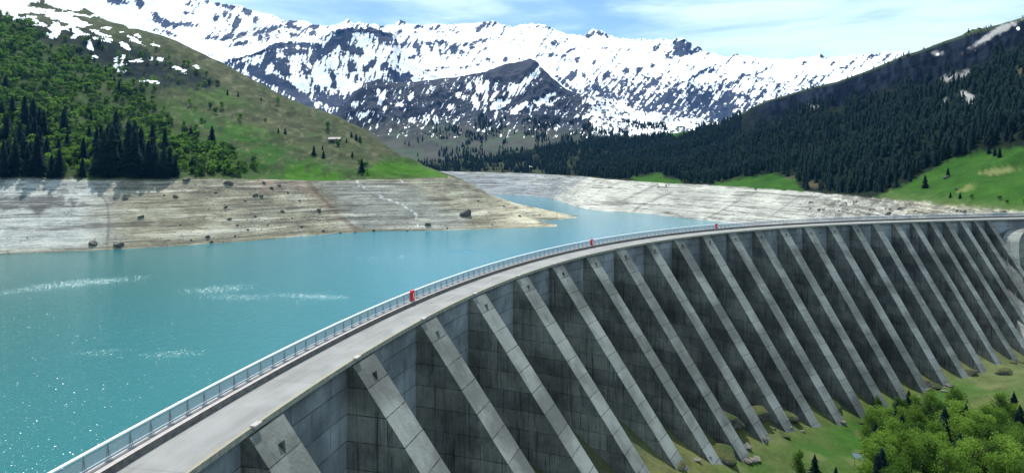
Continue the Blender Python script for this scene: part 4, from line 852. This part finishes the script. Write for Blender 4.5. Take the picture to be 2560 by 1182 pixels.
# small barn on the left hill and information board on the lawn
q = on_patch(L, 838, 352, 60); e = tag(empty('barn', tuple(q)), 'small low barn with a pale grey roof on the open hillside', 'barn')
b = MB(); b.box((0, 0, 1.2), (6.5, 0, 0), (0, 3.4, 0), (0, 0, 1.6)); obj('wall', b.mesh('wall', M['bark']), e)
b = MB(); b.quadauto((-7.6, -4.3, 2.3), (7.6, -4.3, 2.3), (7.6, 0, 5.0), (-7.6, 0, 5.0)); b.quadauto((7.6, 4.3, 2.3), (-7.6, 4.3, 2.3), (-7.6, 0, 5.0), (7.6, 0, 5.0)); b.face(((-6.4, -3.3, 2.6), (-6.4, 0, 4.9), (-6.4, 3.3, 2.6))); b.face(((6.4, -3.3, 2.6), (6.4, 3.3, 2.6), (6.4, 0, 4.9))); obj('roof', b.mesh('roof', M['walk']), e)
D = 118.; px, py = 2147, 1165
for _ in range(30): z = float(gz((px-1280)/F*D, D)); D = F*(HC-z)/(py-YH)
e = tag(empty('shelter', ((px-1280)/F*D, D, z)), 'small pale blue board on posts at the edge of the thicket', 'shelter')
b = MB(); b.box((0, 0, 1.9), (1.05, 0, -.25), (0, .55, .25), (0, .02, .04)); obj('roof', b.mesh('roof', simple('blue_sheet', (.10, .14, .21), (.15, .20, .28), 3)), e)
for a_ in (-.8, .8):
    b = MB(); b.tube((a_, 0, -.2), (a_, 0, 1.85), .05, 6); obj('post', b.mesh('post', M['bark']), e)

# ------------------------------------------------------------------ sun, sky, camera
SE, SA = 62., -17.                                    # elevation, azimuth from +Y towards +X
sd = np.array((math.sin(R(SA))*math.cos(R(SE)), math.cos(R(SA))*math.cos(R(SE)), math.sin(R(SE))))
sl_ = bpy.data.lights.new('sun', 'SUN'); sl_.energy = 4.6; sl_.angle = R(.5); sl_.color = (1, .965, .91); so = bpy.data.objects.new('sun', sl_); C.objects.link(so)
import mathutils
so.rotation_euler = mathutils.Vector(sd).to_track_quat('Z', 'Y').to_euler(); so.location = (0, 0, 500)
w = bpy.data.worlds.new('World'); bpy.context.scene.world = w; w.use_nodes = True; nt = w.node_tree; N_ = nt.nodes; bg = N_['Background']; bg.inputs[1].default_value = .12
sky = N_.new('ShaderNodeTexSky'); sky.sky_type = 'NISHITA'; sky.sun_disc = False; sky.sun_elevation = R(SE); sky.sun_rotation = R(SA); sky.altitude = 1600; sky.air_density = 1.0; sky.dust_density = .6; sky.ozone_density = 1.5
tc = N_.new('ShaderNodeTexCoord'); mp = N_.new('ShaderNodeMapping'); mp.inputs['Scale'].default_value = (1.2, 1.2, 7.); mp.inputs['Rotation'].default_value = (R(6), 0, R(12)); nt.links.new(tc.outputs['Generated'], mp.inputs[0])
no = N_.new('ShaderNodeTexNoise'); no.inputs['Scale'].default_value = 2.2; no.inputs['Detail'].default_value = 7; no.inputs['Roughness'].default_value = .55; no.inputs['Distortion'].default_value = .6; nt.links.new(mp.outputs[0], no.inputs['Vector'])
mr = N_.new('ShaderNodeMapRange'); mr.interpolation_type = 'SMOOTHSTEP'; nt.links.new(no.outputs['Fac'], mr.inputs[0])
for i, v in enumerate((.32, .62, 0.08, .85)): mr.inputs[i+1].default_value = v
sc_ = N_.new('ShaderNodeMix'); sc_.data_type = 'RGBA'; sc_.blend_type = 'MULTIPLY'; sc_.inputs[0].default_value = 1; sc_.inputs[7].default_value = (.86, 1.04, 1.10, 1); nt.links.new(sky.outputs[0], sc_.inputs[6])
mx = N_.new('ShaderNodeMix'); mx.data_type = 'RGBA'; nt.links.new(mr.outputs[0], mx.inputs[0]); nt.links.new(sc_.outputs[2], mx.inputs[6]); mx.inputs[7].default_value = (7.2, 9.0, 9.6, 1)
nt.links.new(mx.outputs[2], bg.inputs[0])
hz = MB(); hz.box((300, 2450, 800), (5600, 0, 0), (0, 3100, 0), (0, 0, 900)); hm = bpy.data.materials.new('haze'); hm.use_nodes = True; hn = hm.node_tree
hn.nodes.remove(hn.nodes['Principled BSDF']); hp = hn.nodes.new('ShaderNodeVolumePrincipled'); hp.inputs['Color'].default_value = (.10, .40, 1, 1); hp.inputs['Density'].default_value = 2.6e-5; hp.inputs['Anisotropy'].default_value = .2
hn.links.new(hp.outputs[0], hn.nodes['Material Output'].inputs['Volume']); tag(obj('haze', hz.mesh('haze', hm)), kind='stuff', label='thin blue mountain air fading the far peaks', cat='haze')
cam = bpy.data.cameras.new('camera'); cam.sensor_width = 36; cam.lens = 36*F/2560; cam.shift_y = -(591-YH)/2560; cam.clip_start = .5; cam.clip_end = 60000
co = bpy.data.objects.new('camera', cam); C.objects.link(co); co.location = (0, 0, HC); co.rotation_euler = (R(90), 0, 0); bpy.context.scene.camera = co
sc = bpy.context.scene; sc.render.engine = 'CYCLES'; vs = sc.view_settings; vs.view_transform = 'Standard'; vs.look = 'None'; vs.exposure = .33; vs.gamma = 1
sc.cycles.max_bounces = 6; sc.cycles.transparent_max_bounces = 8
